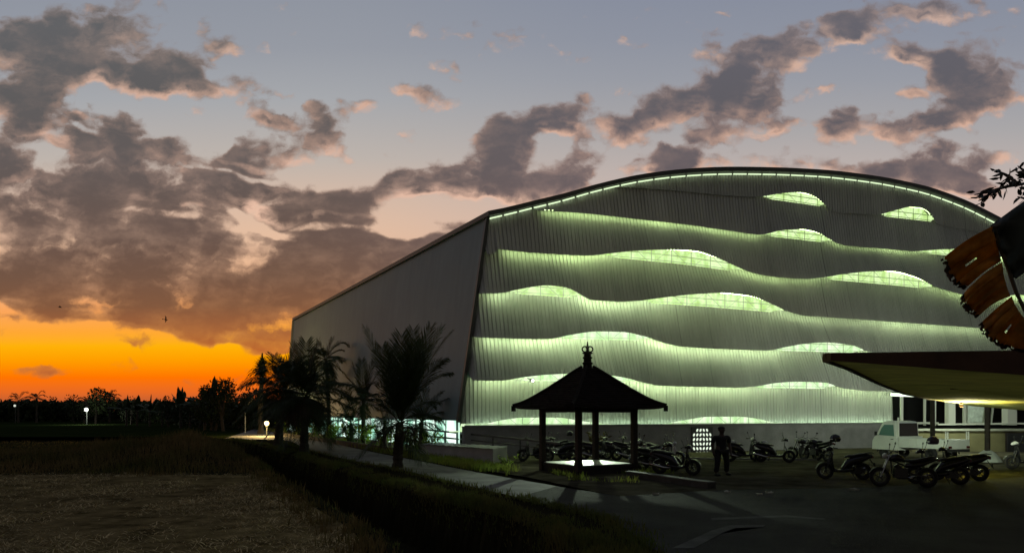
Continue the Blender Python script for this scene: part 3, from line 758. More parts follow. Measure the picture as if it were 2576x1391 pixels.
for k in range(5200):                        # ragged tufts along the field's ditch side
    y = 8+24*rnd.random()**1.2; x = fedge(y)+rnd.gauss(-.15,.35)
    if mnoise.noise(Vector((x*1.3,y*1.1,4)))+rnd.uniform(-.25,.25) > .05 and x < xc(y)-HW(y)-.1: sp.append((x, y, gz(x,y)-.01, rnd.uniform(.25,.55)))
blades('dry_grass', sp, .25, .8, .018, M['dry'], 2)
sp = []
while len(sp) < 30000:                       # both banks of the ditch
    y = 9+58*rnd.random()**1.35; c = xc(y); hw = HW(y)
    if rnd.random() < .68:
        s = hw-.1+abs(rnd.gauss(0,.55)); x = c+s
        if s > hw+1.9: continue
        cl = mnoise.noise(Vector((x*.8,y*.5,1)))
        cl2 = mnoise.noise(Vector((x*2.1,y*1.2,7)))
        if cl+cl2*.7+rnd.uniform(-.3,.3) > -.12: sp.append((x, y, gz(x,y)-.02, (.26+.75*max(0,cl+.2+.4*cl2))*(1 if y < 45 else .8)))
    else:
        x = c-hw+.12-abs(rnd.gauss(0,.3))
        if rnd.random() < (.9 if y > 34 else .06): sp.append((x, y, gz(x,y)-.02, .8 if y > 34 else .35))
EDGE = PL[1:]+[w2(1540,1313), w2(1600,1350), w2(1645,1396), (3.2,9)]
for k in range(4200):
    i = rnd.randrange(len(EDGE)-1); f = rnd.random(); x = EDGE[i][0]*(1-f)+EDGE[i+1][0]*f; y = EDGE[i][1]*(1-f)+EDGE[i+1][1]*f
    o_ = rnd.gauss(-.12,.16)*(1+1.2*max(0,mnoise.noise(Vector((x*1.1,y*.8,2))))); sp.append((x+o_, y, .06, rnd.uniform(.25,.6)))
blades('bank_grass', sp, .10, .42, .012, M['grass'], 3)
sp = []
while len(sp) < 15000:                        # green strip between the path and the hall, and round the pavilion
    if rnd.random() < .75:
        s = rnd.random(); k = s*(len(PR)-3); i = int(k); f = k-i
        x = PR[i][0]*(1-f)+PR[i+1][0]*f+rnd.uniform(.1,1.7); y = PR[i][1]*(1-f)+PR[i+1][1]*f+rnd.uniform(0,.8)
        sp.append((x, y, .07, .8))
    else:
        x = rnd.uniform(-.5,6); y = rnd.uniform(22.5,29)
        if x*.9+ (y-22)*.0 > -.2 and mnoise.noise(Vector((x*.7,y*.4,5))) > .05 and y > 25.8-(x-.5)*.55: sp.append((x, y, .075, .5))
M['verge'] = mat('verge_lit_blades', (.15,.22,.035), rough=.9, col2=(.20,.20,.05), vscale=.6, spec=.1)  # brighter copy of the bank grass, its lit look put into the colour
blades('verge_grass', sp, .12, .45, .014, M['verge'], 4)
# ================================================================== PAVILION
M['black_wood'] = mat('dark_wood', (.020,.015,.010), rough=.7, var=.4, vscale=3, spec=.3)
M['tile'] = mat('clay_tile', (.016,.011,.008), rough=.9, var=.4, vscale=4, bump=.3, bscale=15, spec=.15)
M['plat'] = mat('platform_tile', (.55,.56,.50), rough=.45, var=.12, vscale=1.5)
M['plinth'] = mat('pavilion_plinth', (.022,.02,.017), rough=.9, var=.4, vscale=3)
C = Vector((2.92, 28.8, 0)); dA = Vector((1.72,-.5,0)); dB = Vector((-.5,-1.72,0))
paz = math.atan2(dA.y, dA.x)+R(45)       # square sides' direction
pav = empty('pavilion', C, paz, 'dark open pavilion, hip roof with a crown finial, four posts over a pale platform', 'pavilion')
hs = 1.791/math.sqrt(2)
for sx_, sy_ in ((1,1),(1,-1),(-1,-1),(-1,1)):
    mb = MB(); mb.box((sx_*hs, sy_*hs, 1.27), (.20,.20,2.54)); mb.box((sx_*hs, sy_*hs, .47), (.235,.235,.12))
    mb.build('post', M['black_wood'], pav, bevel=.012)
mb = MB(); ph = .42
mb.box((0,0,ph-.05), (2*hs-.02, 2*hs-.02, .10)); mb.build('platform', M['plat'], pav, bevel=.01)
mb = MB()
for a, b in (((-hs,-hs),(hs,-hs)),((hs,-hs),(hs,hs)),((hs,hs),(-hs,hs)),((-hs,hs),(-hs,-hs))):
    mb.bar((a[0],a[1],ph-.09), (b[0],b[1],ph-.09), .10, .13)
    mb.bar((a[0]*.96,a[1]*.96,.15), (b[0]*.96,b[1]*.96,.15), .12, .32)
mb.build('plinth', M['plinth'], pav)
mb = MB()
for a, b in (((-hs,-hs),(hs,-hs)),((hs,-hs),(hs,hs)),((hs,hs),(-hs,hs)),((-hs,hs),(-hs,-hs))):
    mb.bar((a[0],a[1],2.45), (b[0],b[1],2.45), .14, .2)
mb.build('eave_beam', M['black_wood'], pav)
# roof in tile courses: slightly flared profile, stepped
hE = 1.791*1.66/math.sqrt(2)
prof = pchip([(0,0),(.15,.17),(.35,.47),(.6,.90),(.85,1.34),(1,1.60)])
vs = []; fs = []; NC = 22; NS_ = 26
zr = 2.46; rt = .15
def rsec(s): return hE+(rt-hE)*s
rr = random.Random(3)
for side in range(4):
    ang = side*math.pi/2; Rm = Matrix.Rotation(ang, 3, 'Z')
    for c in range(NC):
        s0 = c/NC; s1 = (c+1)/NC+.012
        r0 = rsec(s0)+.015; r1 = rsec(min(1,s1)); z0 = zr+prof(s0)+.055; z1 = zr+prof(min(1,s1))+.01
        k0 = len(vs); n = max(3, int(NS_*(1-s0*.85)))
        for k in range(n+1):
            a = -1+2*k/n; jz = rr.uniform(-.012,.012)
            lift = .09*abs(a)**5*(1-s0)**3
            vs.append(tuple(Rm @ Vector((a*r0, -r0-rr.uniform(0,.02), z0+jz+lift)))); vs.append(tuple(Rm @ Vector((a*r1, -r1, z1+lift))))
            vs.append(tuple(Rm @ Vector((a*r0, -r0+.01, z0-.055+lift))))
        for k in range(n):
            i0 = k0+3*k; fs.append((i0, i0+3, i0+4, i0+1)); fs.append((i0+2, i0+5, i0+3, i0))
k0 = len(vs)
for a, b in ((-1,-1),(1,-1),(1,1),(-1,1)): vs.append((a*hE*.99, b*hE*.99, zr+.02))
fs.append((k0, k0+3, k0+2, k0+1))
roof = raw('roof', vs, fs, M['tile'], pav)
for a, b in ((-1,-1),(1,-1),(1,1),(-1,1)):
    mb = MB(); pts = []
    for k in range(15):
        s = k/14; r = rsec(s); pts.append((a*r*1.01, b*r*1.01, zr+prof(s)+.07+.09*(1-s)**3))
    mb.tube(pts, [.075]+[.065]*13+[.05], 6); mb.box((a*hE*1.0, b*hE*1.0, zr+.04), (.15,.15,.22), rz=math.atan2(b,a))
    mb.build('hip_ridge', M['tile'], roof)
mb = MB()
mb.lathe([(.21,3.92),(.21,4.02),(.17,4.04),(.17,4.20),(.20,4.22),(.20,4.27),(.15,4.30),(.15,4.42),(.19,4.44),(.19,4.48),(.14,4.50),(.13,4.60),(.20,4.62),(.20,4.655),(.06,4.67),(.05,4.80),(.075,4.86),(.04,4.92),(.03,4.98),(.015,5.09)], n=14)
for s in (-1,1):
    for ax in ('x','y'):
        c = (s*.10, 0, 4.79) if ax == 'y' else (0, s*.10, 4.79)
        mb.ring(c, .105, .027, axis=ax, n=18, m=6)
fin = mb.build('finial', M['tile'], pav, smooth=False); fin.rotation_euler = (0,0,-paz)
# low dark retaining wall to its right
mb = MB(); a = Vector((4.15,26.4,0)); b = Vector((5.95,22.2,0))
mb.bar(a+Vector((0,0,.12)), b+Vector((0,0,.12)), .30, .28); low = None
lw = mb.build('retaining_wall', mat('wall_render', (.045,.044,.038), rough=.9, var=.35, vscale=2))
mb = MB(); mb.bar(a+Vector((0,0,.272)), b+Vector((0,0,.272)), .34, .03); mb.build('coping', mat('wall_coping', (.10,.10,.09), rough=.8, var=.3), lw)
tag(lw, 'low dark retaining wall running from the pavilion towards the road', 'wall')

# ================================================================== WHITE LOW BLOCK + RAIL
a = Vector((-4.76,38.3,0)); b = Vector((-.85,33.1,0)); dp = Vector((.62,2.1,0))
M['block'] = mat('whitewash', (.36,.36,.34), rough=.85, var=.18, vscale=1.2, bump=.15, bscale=10)
mb = MB()
P = [a, b, b+dp, a+dp]
mb.add([tuple(p) for p in P]+[tuple(p+Vector((0,0,.72))) for p in P], [(0,3,2,1),(4,5,6,7),(0,1,5,4),(1,2,6,5),(2,3,7,6),(3,0,4,7)])
blk = mb.build('utility_block', M['block'], None, bevel=.015)
vs = []; fs = []; n = 40
for k in range(n+1):
    s = k/n; z = .735+.025*(1 if (k//2) % 2 else 0); q0 = a.lerp(b, s)
    for off in (-.06, 1.05): p_ = q0+dp*off; vs.append((p_.x, p_.y, z))
for k in range(n): fs.append((2*k, 2*k+2, 2*k+3, 2*k+1))
raw('corrugated_lid', vs, fs, mat('lid_metal', (.26,.26,.26), rough=.6, var=.15), blk)
tag(blk, 'long low whitewashed block with a corrugated lid in front of the hall corner', 'block')
mb = MB(); ra = Vector((-6.6,43.0,1.53)); rb_ = Vector((2.1,33.0,.98))
rl = empty('handrail', (0,0,0), 0, 'dark two-bar metal handrail sloping past the white block to the pavilion', 'handrail')
mb.bar(ra, rb_, .07, .09); mb.build('rail_bar', M['trim'], rl)
mb = MB(); mb.bar(ra-Vector((0,0,.32)), rb_-Vector((0,0,.28)), .045, .05); mb.build('rail_bar', M['trim'], rl)
for k in range(7):
    p_ = ra.lerp(rb_, (k+.3)/6.6); mb = MB(); mb.bar(p_, (p_.x, p_.y, 0), .06); mb.build('rail_post', M['trim'], rl)

# ================================================================== PORCH at the hall's right
M['white_post'] = mat('white_paint', (.70,.72,.64), rough=.5)
M['yardwall'] = mat('yard_wall', (.15,.14,.065), rough=.9, var=.2, vscale=.8)
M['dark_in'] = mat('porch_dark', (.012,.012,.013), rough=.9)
porch = empty('porch', (18,48,0), 0, 'dark open porch with white posts above the wall at the right end of the hall', 'porch')
def W(P): return (P[0]-18, P[1]-48, P[2])
Yp = 48.0
def pbar(u0, v0, u1, v1, Y, w, name, m, d=None):
    mb = MB(); mb.bar(W(at(u0,v0,Y)), W(at(u1,v1,Y)), w, d or w, up=(0,1,0)); return mb.build(name, m, porch)
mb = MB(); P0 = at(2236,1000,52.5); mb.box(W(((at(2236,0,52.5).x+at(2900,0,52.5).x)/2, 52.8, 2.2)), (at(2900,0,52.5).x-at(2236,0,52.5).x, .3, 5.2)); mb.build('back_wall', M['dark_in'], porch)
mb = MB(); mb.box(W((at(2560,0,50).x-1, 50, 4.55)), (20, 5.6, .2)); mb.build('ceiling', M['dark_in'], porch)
pbar(2242,992,2300,994,Yp,.20,'lamp_tube',glow('porch_tube', (.86,1,.78), 1.6))
for u, w in ((2268,.15),(2326,.12),(2352,.10)): pbar(u,996,u,1070,Yp,w,'post',M['white_post'])
for u, w, Y in ((2390,.42,46),(2426,.16,47),(2440,.34,48),(2461,.34,46),(2478,.16,45.5),(2539,.56,45.5)): pbar(u,985,u,1069,Y,w,'column',M['white_post'])
for u0, u1 in ((2499,2493),(2534,2524)): pbar(u0,1012,u1,1064,46.5,.09,'prop',M['white_post'])
pbar(2240,1063,2360,1064,Yp-.3,.13,'rail_bar',M['white_post'])
pbar(2360,1067,2640,1064,45.2,.10,'rail_bar',M['white_post'])
mb = MB(); mb.add([W(at(u,v,45.0)) for u,v in ((2436,1000),(2480,1000),(2470,1062),(2434,1062))]+[W(at(u,v,45.06)) for u,v in ((2436,1000),(2480,1000),(2470,1062),(2434,1062))], [(0,1,2,3),(7,6,5,4),(0,4,5,1),(1,5,6,2),(2,6,7,3),(3,7,4,0)])
mb.build('hanging_sheet', mat('white_sheet', (.45,.52,.46), rough=.7, var=.3, vscale=4), porch)
ld = bpy.data.lights.new('porch_lamp', 'POINT'); lo = bpy.data.objects.new('porch_lamp', ld); COL.objects.link(lo)
ld.energy = 520; ld.color = (.88,1,.78); ld.shadow_soft_size = .3; lo.location = at(2420,1005,41.2)
wm = M['glowbulb'] = glow('warm_bulb', (1,.75,.25), 3)

# wall under the porch
yw = empty('yard_wall', (0,0,0), 0, 'dim olive wall with a pale capping behind the pickup, under the porch', 'wall')
mb = MB(); x0 = at(2243,0,43).x; x1 = at(2800,0,42).x
zt_ = H-(1083-CV)/F*43
mb.box(((x0+x1)/2, 43.4, zt_/2-.2), (x1-x0, .4, zt_+.4)); mb.build('wall_face', M['yardwall'], yw)
mb = MB(); mb.box(((x0+x1)/2, 43.35, zt_+.05), (x1-x0, .6, .12)); mb.build('capping', mat('capping', (.34,.35,.28), rough=.8, var=.15), yw)
mb = MB(); c = at(2562,1115,42.9); mb.box((c.x, 42.98, c.z), (1.2, .08, 1.15)); bd = mb.build('notice_board', M['dark_in'])
mb = MB(); mb.box((c.x, 43.03, c.z), (1.32, .05, 1.27)); mb.build('board_frame', M['black_wood'], bd)
tag(bd, 'black board fixed to the olive wall at the right edge', 'board')

# ================================================================== CANOPY
M['can_top'] = mat('canopy_fascia', (.07,.032,.012), rough=.8, var=.3, vscale=2)
M['can_un'] = mat('canopy_underside', (.60,.57,.11), rough=.9, var=.3, vscale=1.5, stretch=(3,.4,1))
can = empty('canopy', (0,0,0), 0, 'low brown sheet canopy on dark poles jutting in from the right', 'canopy')
A = [at(2075,888,9.0), at(2330,884,9.0), at(2640,880,9.0), at(2900,880,9)]
A2 = [at(2079,906,9.0), at(2330,925,9.0), at(2640,948,9.0), at(2900,970,9)]
Bm = [at(2131,925,11.5), at(2420,955,12.0), at(2640,985,13), at(2900,1000,13)]
Bb = [at(2215,966,16.5), at(2440,985,19), at(2650,1000,20), at(2900,1010,20)]
Bc = [at(2275,990,21), at(2445,1005,25), at(2650,1016,27), at(2900,1018,27)]
Cc = [at(2340,1004,26), at(2450,1021,31.5), at(2650,1038,34.5), at(2900,1042,36)]
mb = MB(); rows = [A2, Bm, Bb, Bc, Cc]
vs = [tuple(p) for r in rows for p in r]; fs = []
for i in range(len(rows)-1):
    for k in range(3): fs.append((i*4+k, i*4+k+1, (i+1)*4+k+1, (i+1)*4+k))
un = raw('roof_sheet', vs, fs, M['can_un'], can)
mb = MB()
mb.add([tuple(p) for p in A]+[tuple(p) for p in A2], [(0,1,5,4),(1,2,6,5),(2,3,7,6)])
# roof skin above: same rows lifted
up = [[p+Vector((0,.02,.0)) for p in A]]+[[p+Vector((0,0,.16)) for p in r] for r in rows[1:]]
mb.add([tuple(p) for p in (A[0], A2[0], Bm[0], Bb[0], Bc[0], Cc[0])]+[tuple(u[0]) for u in up[1:]], [(0,1,2,6),(6,2,3,7),(7,3,4,8),(8,4,5,9)])
mb.build('fascia_board', M['can_top'], can)
mb = MB()
for pts in (Cc,): 
    for k in range(3): mb.bar(Vector(pts[k])+Vector((0,0,.05)), Vector(pts[k+1])+Vector((0,0,.05)), .10, .10)
for r in ([A2[0], Bm[0], Bb[0], Bc[0], Cc[0]],):
    for k in range(4): mb.bar(Vector(r[k])+Vector((0,0,.03)), Vector(r[k+1])+Vector((0,0,.03)), .09, .10)
mb.build('edge_beam', mat('beam_timber', (.16,.12,.045), rough=.8, var=.3), can)
mb = MB()
q = [at(2395,975,17.5), at(2480,975,18.5), at(2575,998,22), at(2680,1010,25)]
for k in range(3): mb.bar(q[k], q[k+1], .09, .07)
mb.build('rafter', M['can_top'], can)
bp_ = at(2418,1017,27.0); mb = MB(); mb.ball(bp_, .06, 10, 8); mb.build('bulb', wm, can)
mb = MB(); mb.lathe([(.02,.10),(.05,.06),(.075,-.075),(.07,-.08)], tuple(bp_+Vector((0,0,-.02))), 12); mb.build('bulb_holder', M['can_top'], can)
ld = bpy.data.lights.new('canopy_fill', 'SPOT'); lo = bpy.data.objects.new('canopy_up_fill', ld); COL.objects.link(lo)
ld.energy = 700; ld.color = (1,.92,.5); ld.spot_size = R(172); ld.spot_blend = .3; ld.shadow_soft_size = .08; lo.location = bp_+Vector((0,-.1,-.42)); lo.rotation_euler = (R(180),0,0)  # upward spot added below the bulb to brighten the sheet overhead
ld = bpy.data.lights.new('canopy_fill', 'SPOT'); lo = bpy.data.objects.new('pickup_fill', ld); COL.objects.link(lo)
ld.energy = 1500; ld.color = (.86,1,.76); ld.spot_size = R(96); ld.spot_blend = .5; ld.shadow_soft_size = .08; lo.location = bp_+Vector((0,.1,-.12)); lo.rotation_euler = (-(Vector((at(2400,0,37).x, 37, 4.4))-lo.location)).to_track_quat('Z','Y').to_euler()  # second spot, added and aimed to brighten the pickup and the wall
for u, vt, vb in ((2346,1003,1150),(2484,1023,1165)):
    P = gnd(u, vb); T = H+(CV-vt)/F*P.y
    mb = MB(); mb.tube([(P.x,P.y,0),(P.x,P.y,T+.1)], .12, 10); mb.build('pole', M['black_wood'], can)
P = gnd(2486,1165); mb = MB(); mb.lathe([(.62,0),(.60,.08),(.48,.30),(.30,.50),(.16,.60),(.125,.61)], (P.x,P.y+.05,0), 18)
mb.build('pole_footing', mat('footing', (.30,.33,.28), rough=.9, var=.2), can)

# ================================================================== BANANA LEAF and LEAFY BRANCH, close by on the right
M['ban_g'] = mat('banana_green', (.010,.016,.006), rough=.6, var=.5, vscale=2)
M['ban_b'] = mat('banana_dry', (.30,.145,.016), rough=.75, col2=(.66,.34,.045), vscale=9)
M['ban_d'] = mat('banana_char', (.02,.010,.005), rough=.9)
leaf = empty('banana_leaf', at(2576,600,4.2), 0, 'torn brown and green banana leaf drooping in from the right edge', 'leaf')
LB = Vector(leaf.location)
def leafpatch(name, poly, Y, m, fold=(.8,1.0), amp=.07, slope=0.0, parent=leaf, cuts=3, ph=0.0):
    bm = bmesh.new(); cu = sum(p[0] for p in poly)/len(poly); cv = sum(p[1] for p in poly)/len(poly)
    f = bm.faces.new([bm.verts.new((u, v, 0)) for u, v in poly])
    bmesh.ops.triangulate(bm, faces=[f])
    for _ in range(cuts): bmesh.ops.subdivide_edges(bm, edges=[e for e in bm.edges if e.calc_length() > 9], cuts=1)
    bmesh.ops.triangulate(bm, faces=bm.faces[:])
    for v in bm.verts:
        u_, v_ = v.co.x, v.co.y; s = (u_-cu)*fold[0]+(v_-cv)*fold[1]
        y = Y+amp*math.sin(s/9.0+ph)+slope*(u_-cu)/100+.03*mnoise.noise(Vector((u_*.05,v_*.05,Y)))
        v.co = at(u_, v_, y)-LB
    me = bpy.data.meshes.new(name); bm.to_mesh(me); bm.free(); me.materials.append(m); me.polygons.foreach_set('use_smooth', [True]*len(me.polygons))
    o = bpy.data.objects.new(name, me); COL.objects.link(o); o.parent = parent
    so = o.modifiers.new('thickness', 'SOLIDIFY'); so.thickness = .004
    return o
leafpatch('leaf_blade', [(2620,470),(2576,506),(2545,528),(2492,567),(2500,590),(2512,612),(2518,622),(2530,648),(2541,675),(2549,697),(2557,700),(2572,689),(2592,672),(2640,640)], 4.1, M['ban_g'], amp=.02)
def jag(p0, p1, n, a, seed):
    r = random.Random(seed); out = []
    for k in range(n):
        s = (k+.5)/n; x = p0[0]+(p1[0]-p0[0])*s; y = p0[1]+(p1[1]-p0[1])*s
        out.append((x+r.uniform(-a,a), y+r.uniform(-a,a)))
    return out
FING = [((2495,570),(2505,606),(2371,650),(2383,684)),((2505,604),(2512,632),(2384,680),(2399,717)),((2511,630),(2518,656),(2402,712),(2428,726)),
 ((2520,660),(2524,686),(2420,744),(2421,768)),((2523,684),(2531,716),(2424,766),(2440,787)),((2530,714),(2541,746),(2438,779),(2459,798)),
 ((2545,745),(2553,766),(2466,814),(2476,839)),((2551,764),(2563,783),(2477,832),(2497,859)),((2561,781),(2576,801),(2494,852),(2526,877)),((2574,799),(2606,832),(2524,873),(2584,886)),((2600,828),(2640,850),(2575,878),(2620,880))]
fr_ = random.Random(21)
for fi, (b0, b1, t0, t1) in enumerate(FING):
    NL, NW = 16, 7; vs = []; fs = []; Yf = 4.15+fr_.uniform(-.08,.08); bow = fr_.uniform(2,7); tw = fr_.uniform(-.05,.05)
    for i in range(NL+1):
        s = i/NL
        for k in range(NW+1):
            a = k/NW
            bx, by = b0[0]+(b1[0]-b0[0])*a, b0[1]+(b1[1]-b0[1])*a; tx_, ty_ = t0[0]+(t1[0]-t0[0])*a, t0[1]+(t1[1]-t0[1])*a
            ss = s*(1-(fr_.uniform(0,.11) if i == NL else 0))
            u = bx+(tx_-bx)*ss; v = by+(ty_-by)*ss-bow*math.sin(math.pi*ss)*1.2
            pin = 1-.10*math.sin(math.pi*min(1,ss*1.1)); cu_ = (bx+tx_)/2; 
            y = Yf+.014*math.sin(a*math.pi*2+fi)*ss+.004*math.sin(a*9+fi*2)+tw*(a-.5)+.10*ss*ss+.015*mnoise.noise(Vector((u*.04,v*.04,fi)))
            vs.append(tuple(at(u, v, y)-LB))
    for i in range(NL):
        for k in range(NW):
            if i == NL-1 and fr_.random() < .18: continue
            if 0 < k < NW-1 and 6 < i < 11 and fi in (1,8) and k == 3: continue
            i0 = i*(NW+1)+k; fs.append((i0, i0+1, i0+NW+2, i0+NW+1))
    o = raw('leaf_strip', vs, fs, M['ban_b'], leaf, True); so = o.modifiers.new('thickness','SOLIDIFY'); so.thickness = .003
    # charred, curled tip
    vs = []; fs = []
    for i in range(3):
        for k in range(NW+1):
            a = k/NW; s = .93+.05*i+fr_.uniform(-.015,.025)
            bx, by = b0[0]+(b1[0]-b0[0])*a, b0[1]+(b1[1]-b0[1])*a; tx_, ty_ = t0[0]+(t1[0]-t0[0])*a, t0[1]+(t1[1]-t0[1])*a
            vs.append(tuple(at(bx+(tx_-bx)*s, by+(ty_-by)*s-bow*math.sin(math.pi*min(1,s))*1.2, Yf+.08+.02*i)-LB))
    for i in range(2):
        for k in range(NW):
            if fr_.random() < .8: i0 = i*(NW+1)+k; fs.append((i0, i0+1, i0+NW+2, i0+NW+1))
    o = raw('leaf_tip', vs, fs, M['ban_d'], leaf, True); so = o.modifiers.new('thickness','SOLIDIFY'); so.thickness = .003
mb = MB(); pts = [at(2620,520,4.15)-LB, at(2560,545,4.12)-LB, at(2500,572,4.1)-LB, at(2512,612,4.12)-LB, at(2534,668,4.12)-LB, at(2556,734,4.12)-LB, at(2576,776,4.12)-LB, at(2600,820,4.1)-LB]
mb.tube(pts, [.018,.016,.014,.012,.011,.010,.009,.007], 6); mb.build('midrib', mat('banana_rib', (.06,.045,.018), rough=.6), leaf)
br = empty('leafy_branch', at(2620,470,6.0), 0, 'dark leafy twig hanging against the sky above the banana leaf', 'branch'); BB = Vector(br.location)
rnd = random.Random(8)
twigs = [[(2640,470),(2576,462),(2530,470),(2490,482),(2452,490)], [(2560,462),(2530,440),(2505,428)], [(2590,450),(2576,430),(2560,418)], [(2500,480),(2475,500),(2462,505)], [(2610,490),(2580,500),(2560,495)]]
mb = MB()
for tw in twigs: mb.tube([at(u,v,6+.1*rnd.uniform(-1,1))-BB for u,v in tw], [.012]*(len(tw)-1)+[.004], 5)
mb.build('twig', M['black_wood'], br)
vs = []; fs = []
def leafquad(vs, fs, P, d, L, w, rnd):
    d = d.normalized(); s = d.cross(Vector((rnd.uniform(-1,1), rnd.uniform(-1,1), rnd.uniform(-1,1)))).normalized(); n_ = d.cross(s)
    k = len(vs)
    for a, b, c in ((0,0,0),(.3,.5,.1),(.65,.42,.08),(1,0,-.12),(.65,-.42,.08),(.3,-.5,.1)): vs.append(tuple(P+d*L*a+s*w*b+n_*w*c))
    fs.append((k,k+1,k+2,k+3)); fs.append((k,k+3,k+4,k+5))
for tw in twigs:
    for k in range(len(tw)-1):
        n = int(math.hypot(tw[k+1][0]-tw[k][0], tw[k+1][1]-tw[k][1])/3.6)
        for j in range(n):
            s = j/n; P = at(tw[k][0]+(tw[k+1][0]-tw[k][0])*s+rnd.gauss(0,5), tw[k][1]+(tw[k+1][1]-tw[k][1])*s+rnd.gauss(0,6), 6+rnd.uniform(-.3,.3))-BB
            leafquad(vs, fs, P, Vector((rnd.uniform(-1,.3), rnd.uniform(-.6,.6), rnd.uniform(-1,.5))), rnd.uniform(.05,.095), rnd.uniform(.022,.038), rnd)
raw('leaves', vs, fs, M['ban_g'], br)
# ================================================================== PALMS AND TREES
M['frond'] = mat('palm_frond', (.030,.048,.012), rough=.55, var=.35, vscale=1.2, spec=.3)
M['frond_dry'] = mat('palm_dry', (.055,.040,.016), rough=.8, var=.3)
M['bark'] = mat('palm_bark', (.055,.045,.032), rough=.95, var=.4, vscale=6, bump=.6, bscale=14)
def translucent(m, f):
    nt = m.node_tree; b = nt.nodes['Principled BSDF']; out = [n for n in nt.nodes if n.type == 'OUTPUT_MATERIAL'][0]
    t = nt.nodes.new('ShaderNodeBsdfTranslucent'); mx = nt.nodes.new('ShaderNodeMixShader'); mx.inputs[0].default_value = f
    if b.inputs['Base Color'].links: nt.links.new(b.inputs['Base Color'].links[0].from_socket, t.inputs['Color'])
    else: t.inputs['Color'].default_value = b.inputs['Base Color'].default_value
    nt.links.new(b.outputs[0], mx.inputs[1]); nt.links.new(t.outputs[0], mx.inputs[2]); nt.links.new(mx.outputs[0], out.inputs['Surface'])
translucent(M['frond'], .35); translucent(M['grass'], .35); translucent(M['verge'], .5); translucent(M['ban_b'], .62); translucent(M['can_un'], .30)
M['leafdark'] = mat('tree_leaf', (.022,.034,.010), rough=.7, var=.4, vscale=.8, spec=.2)
M['leafmid'] = mat('banana_plant_leaf', (.030,.048,.012), rough=.6, var=.3, spec=.2)
def frond(parent, P0, P1, ctrl, ll, n, seed, droop=.55, m=None, wid=.045, rach=.022, name='frond'):
    rnd = random.Random(seed); P0, P1, ctrl = Vector(P0), Vector(P1), Vector(ctrl)
    def B(s): return P0*(1-s)**2+ctrl*2*s*(1-s)+P1*s*s
    mb = MB(); pts = [B(k/10) for k in range(11)]
    mb.tube(pts, [rach*(1-.8*k/10) for k in range(11)], 5)
    for k in range(n):
        s = .10+.88*k/n+rnd.uniform(-.006,.006); s = min(.995, s); P = B(s); T = (B(min(1,s+.02))-B(max(0,s-.02))).normalized()
        S = T.cross(Vector((0,0,1)))
        S = S.normalized() if S.length > .05 else Vector((1,0,0))
        N = S.cross(T).normalized()
        L = ll*(math.sin(math.pi*(.12+.80*s))**.75)*rnd.uniform(.8,1.1)
        for sd in (-1, 1):
            d = (S*sd*1.0+T*(.95+.8*s)+N*rnd.uniform(-.05,.30)).normalized()
            dr = droop*rnd.uniform(.5,1.2)*(1-.75*abs(T.z)**1.5)
            a = P+d*L*.4+Vector((0,0,-dr*L*.10)); b = P+d*L*.75+Vector((0,0,-dr*L*.38)); c = P+d*L*(1-.18*dr)+Vector((0,0,-dr*L*.85))
            W_ = T*wid*.5
            kk = len(mb.v)
            mb.v += [tuple(P-W_*.5), tuple(P+W_*.5), tuple(a+W_), tuple(a-W_), tuple(b+W_*.8), tuple(b-W_*.8), tuple(c)]
            mb.f += [(kk,kk+1,kk+2,kk+3), (kk+3,kk+2,kk+4,kk+5), (kk+5,kk+4,kk+6)]
    me = bpy.data.meshes.new(name); me.from_pydata(mb.v, [], mb.f); me.update(); me.materials.append(m or M['frond'])
    o = bpy.data.objects.new(name, me); COL.objects.link(o); o.parent = parent; return o
def trunk(parent, pts, r0, r1, seed=0, rings=True):
    mb = MB(); pts = [Vector(p) for p in pts]; n = 22; f = [pchip([(i/(len(pts)-1), p[a]) for i, p in enumerate(pts)]) for a in range(3)]
    P = []; Rr = []; rnd = random.Random(seed)
    for k in range(n+1):
        s = k/n; P.append(Vector((f[0](s), f[1](s), f[2](s)))); Rr.append((r0+(r1-r0)*s)*(1+(.10*rnd.uniform(-1,1) if rings else 0))*(1+.5*math.exp(-s*14)))
    mb.tube(P, Rr, 9); return mb.build('trunk', M['bark'], parent)
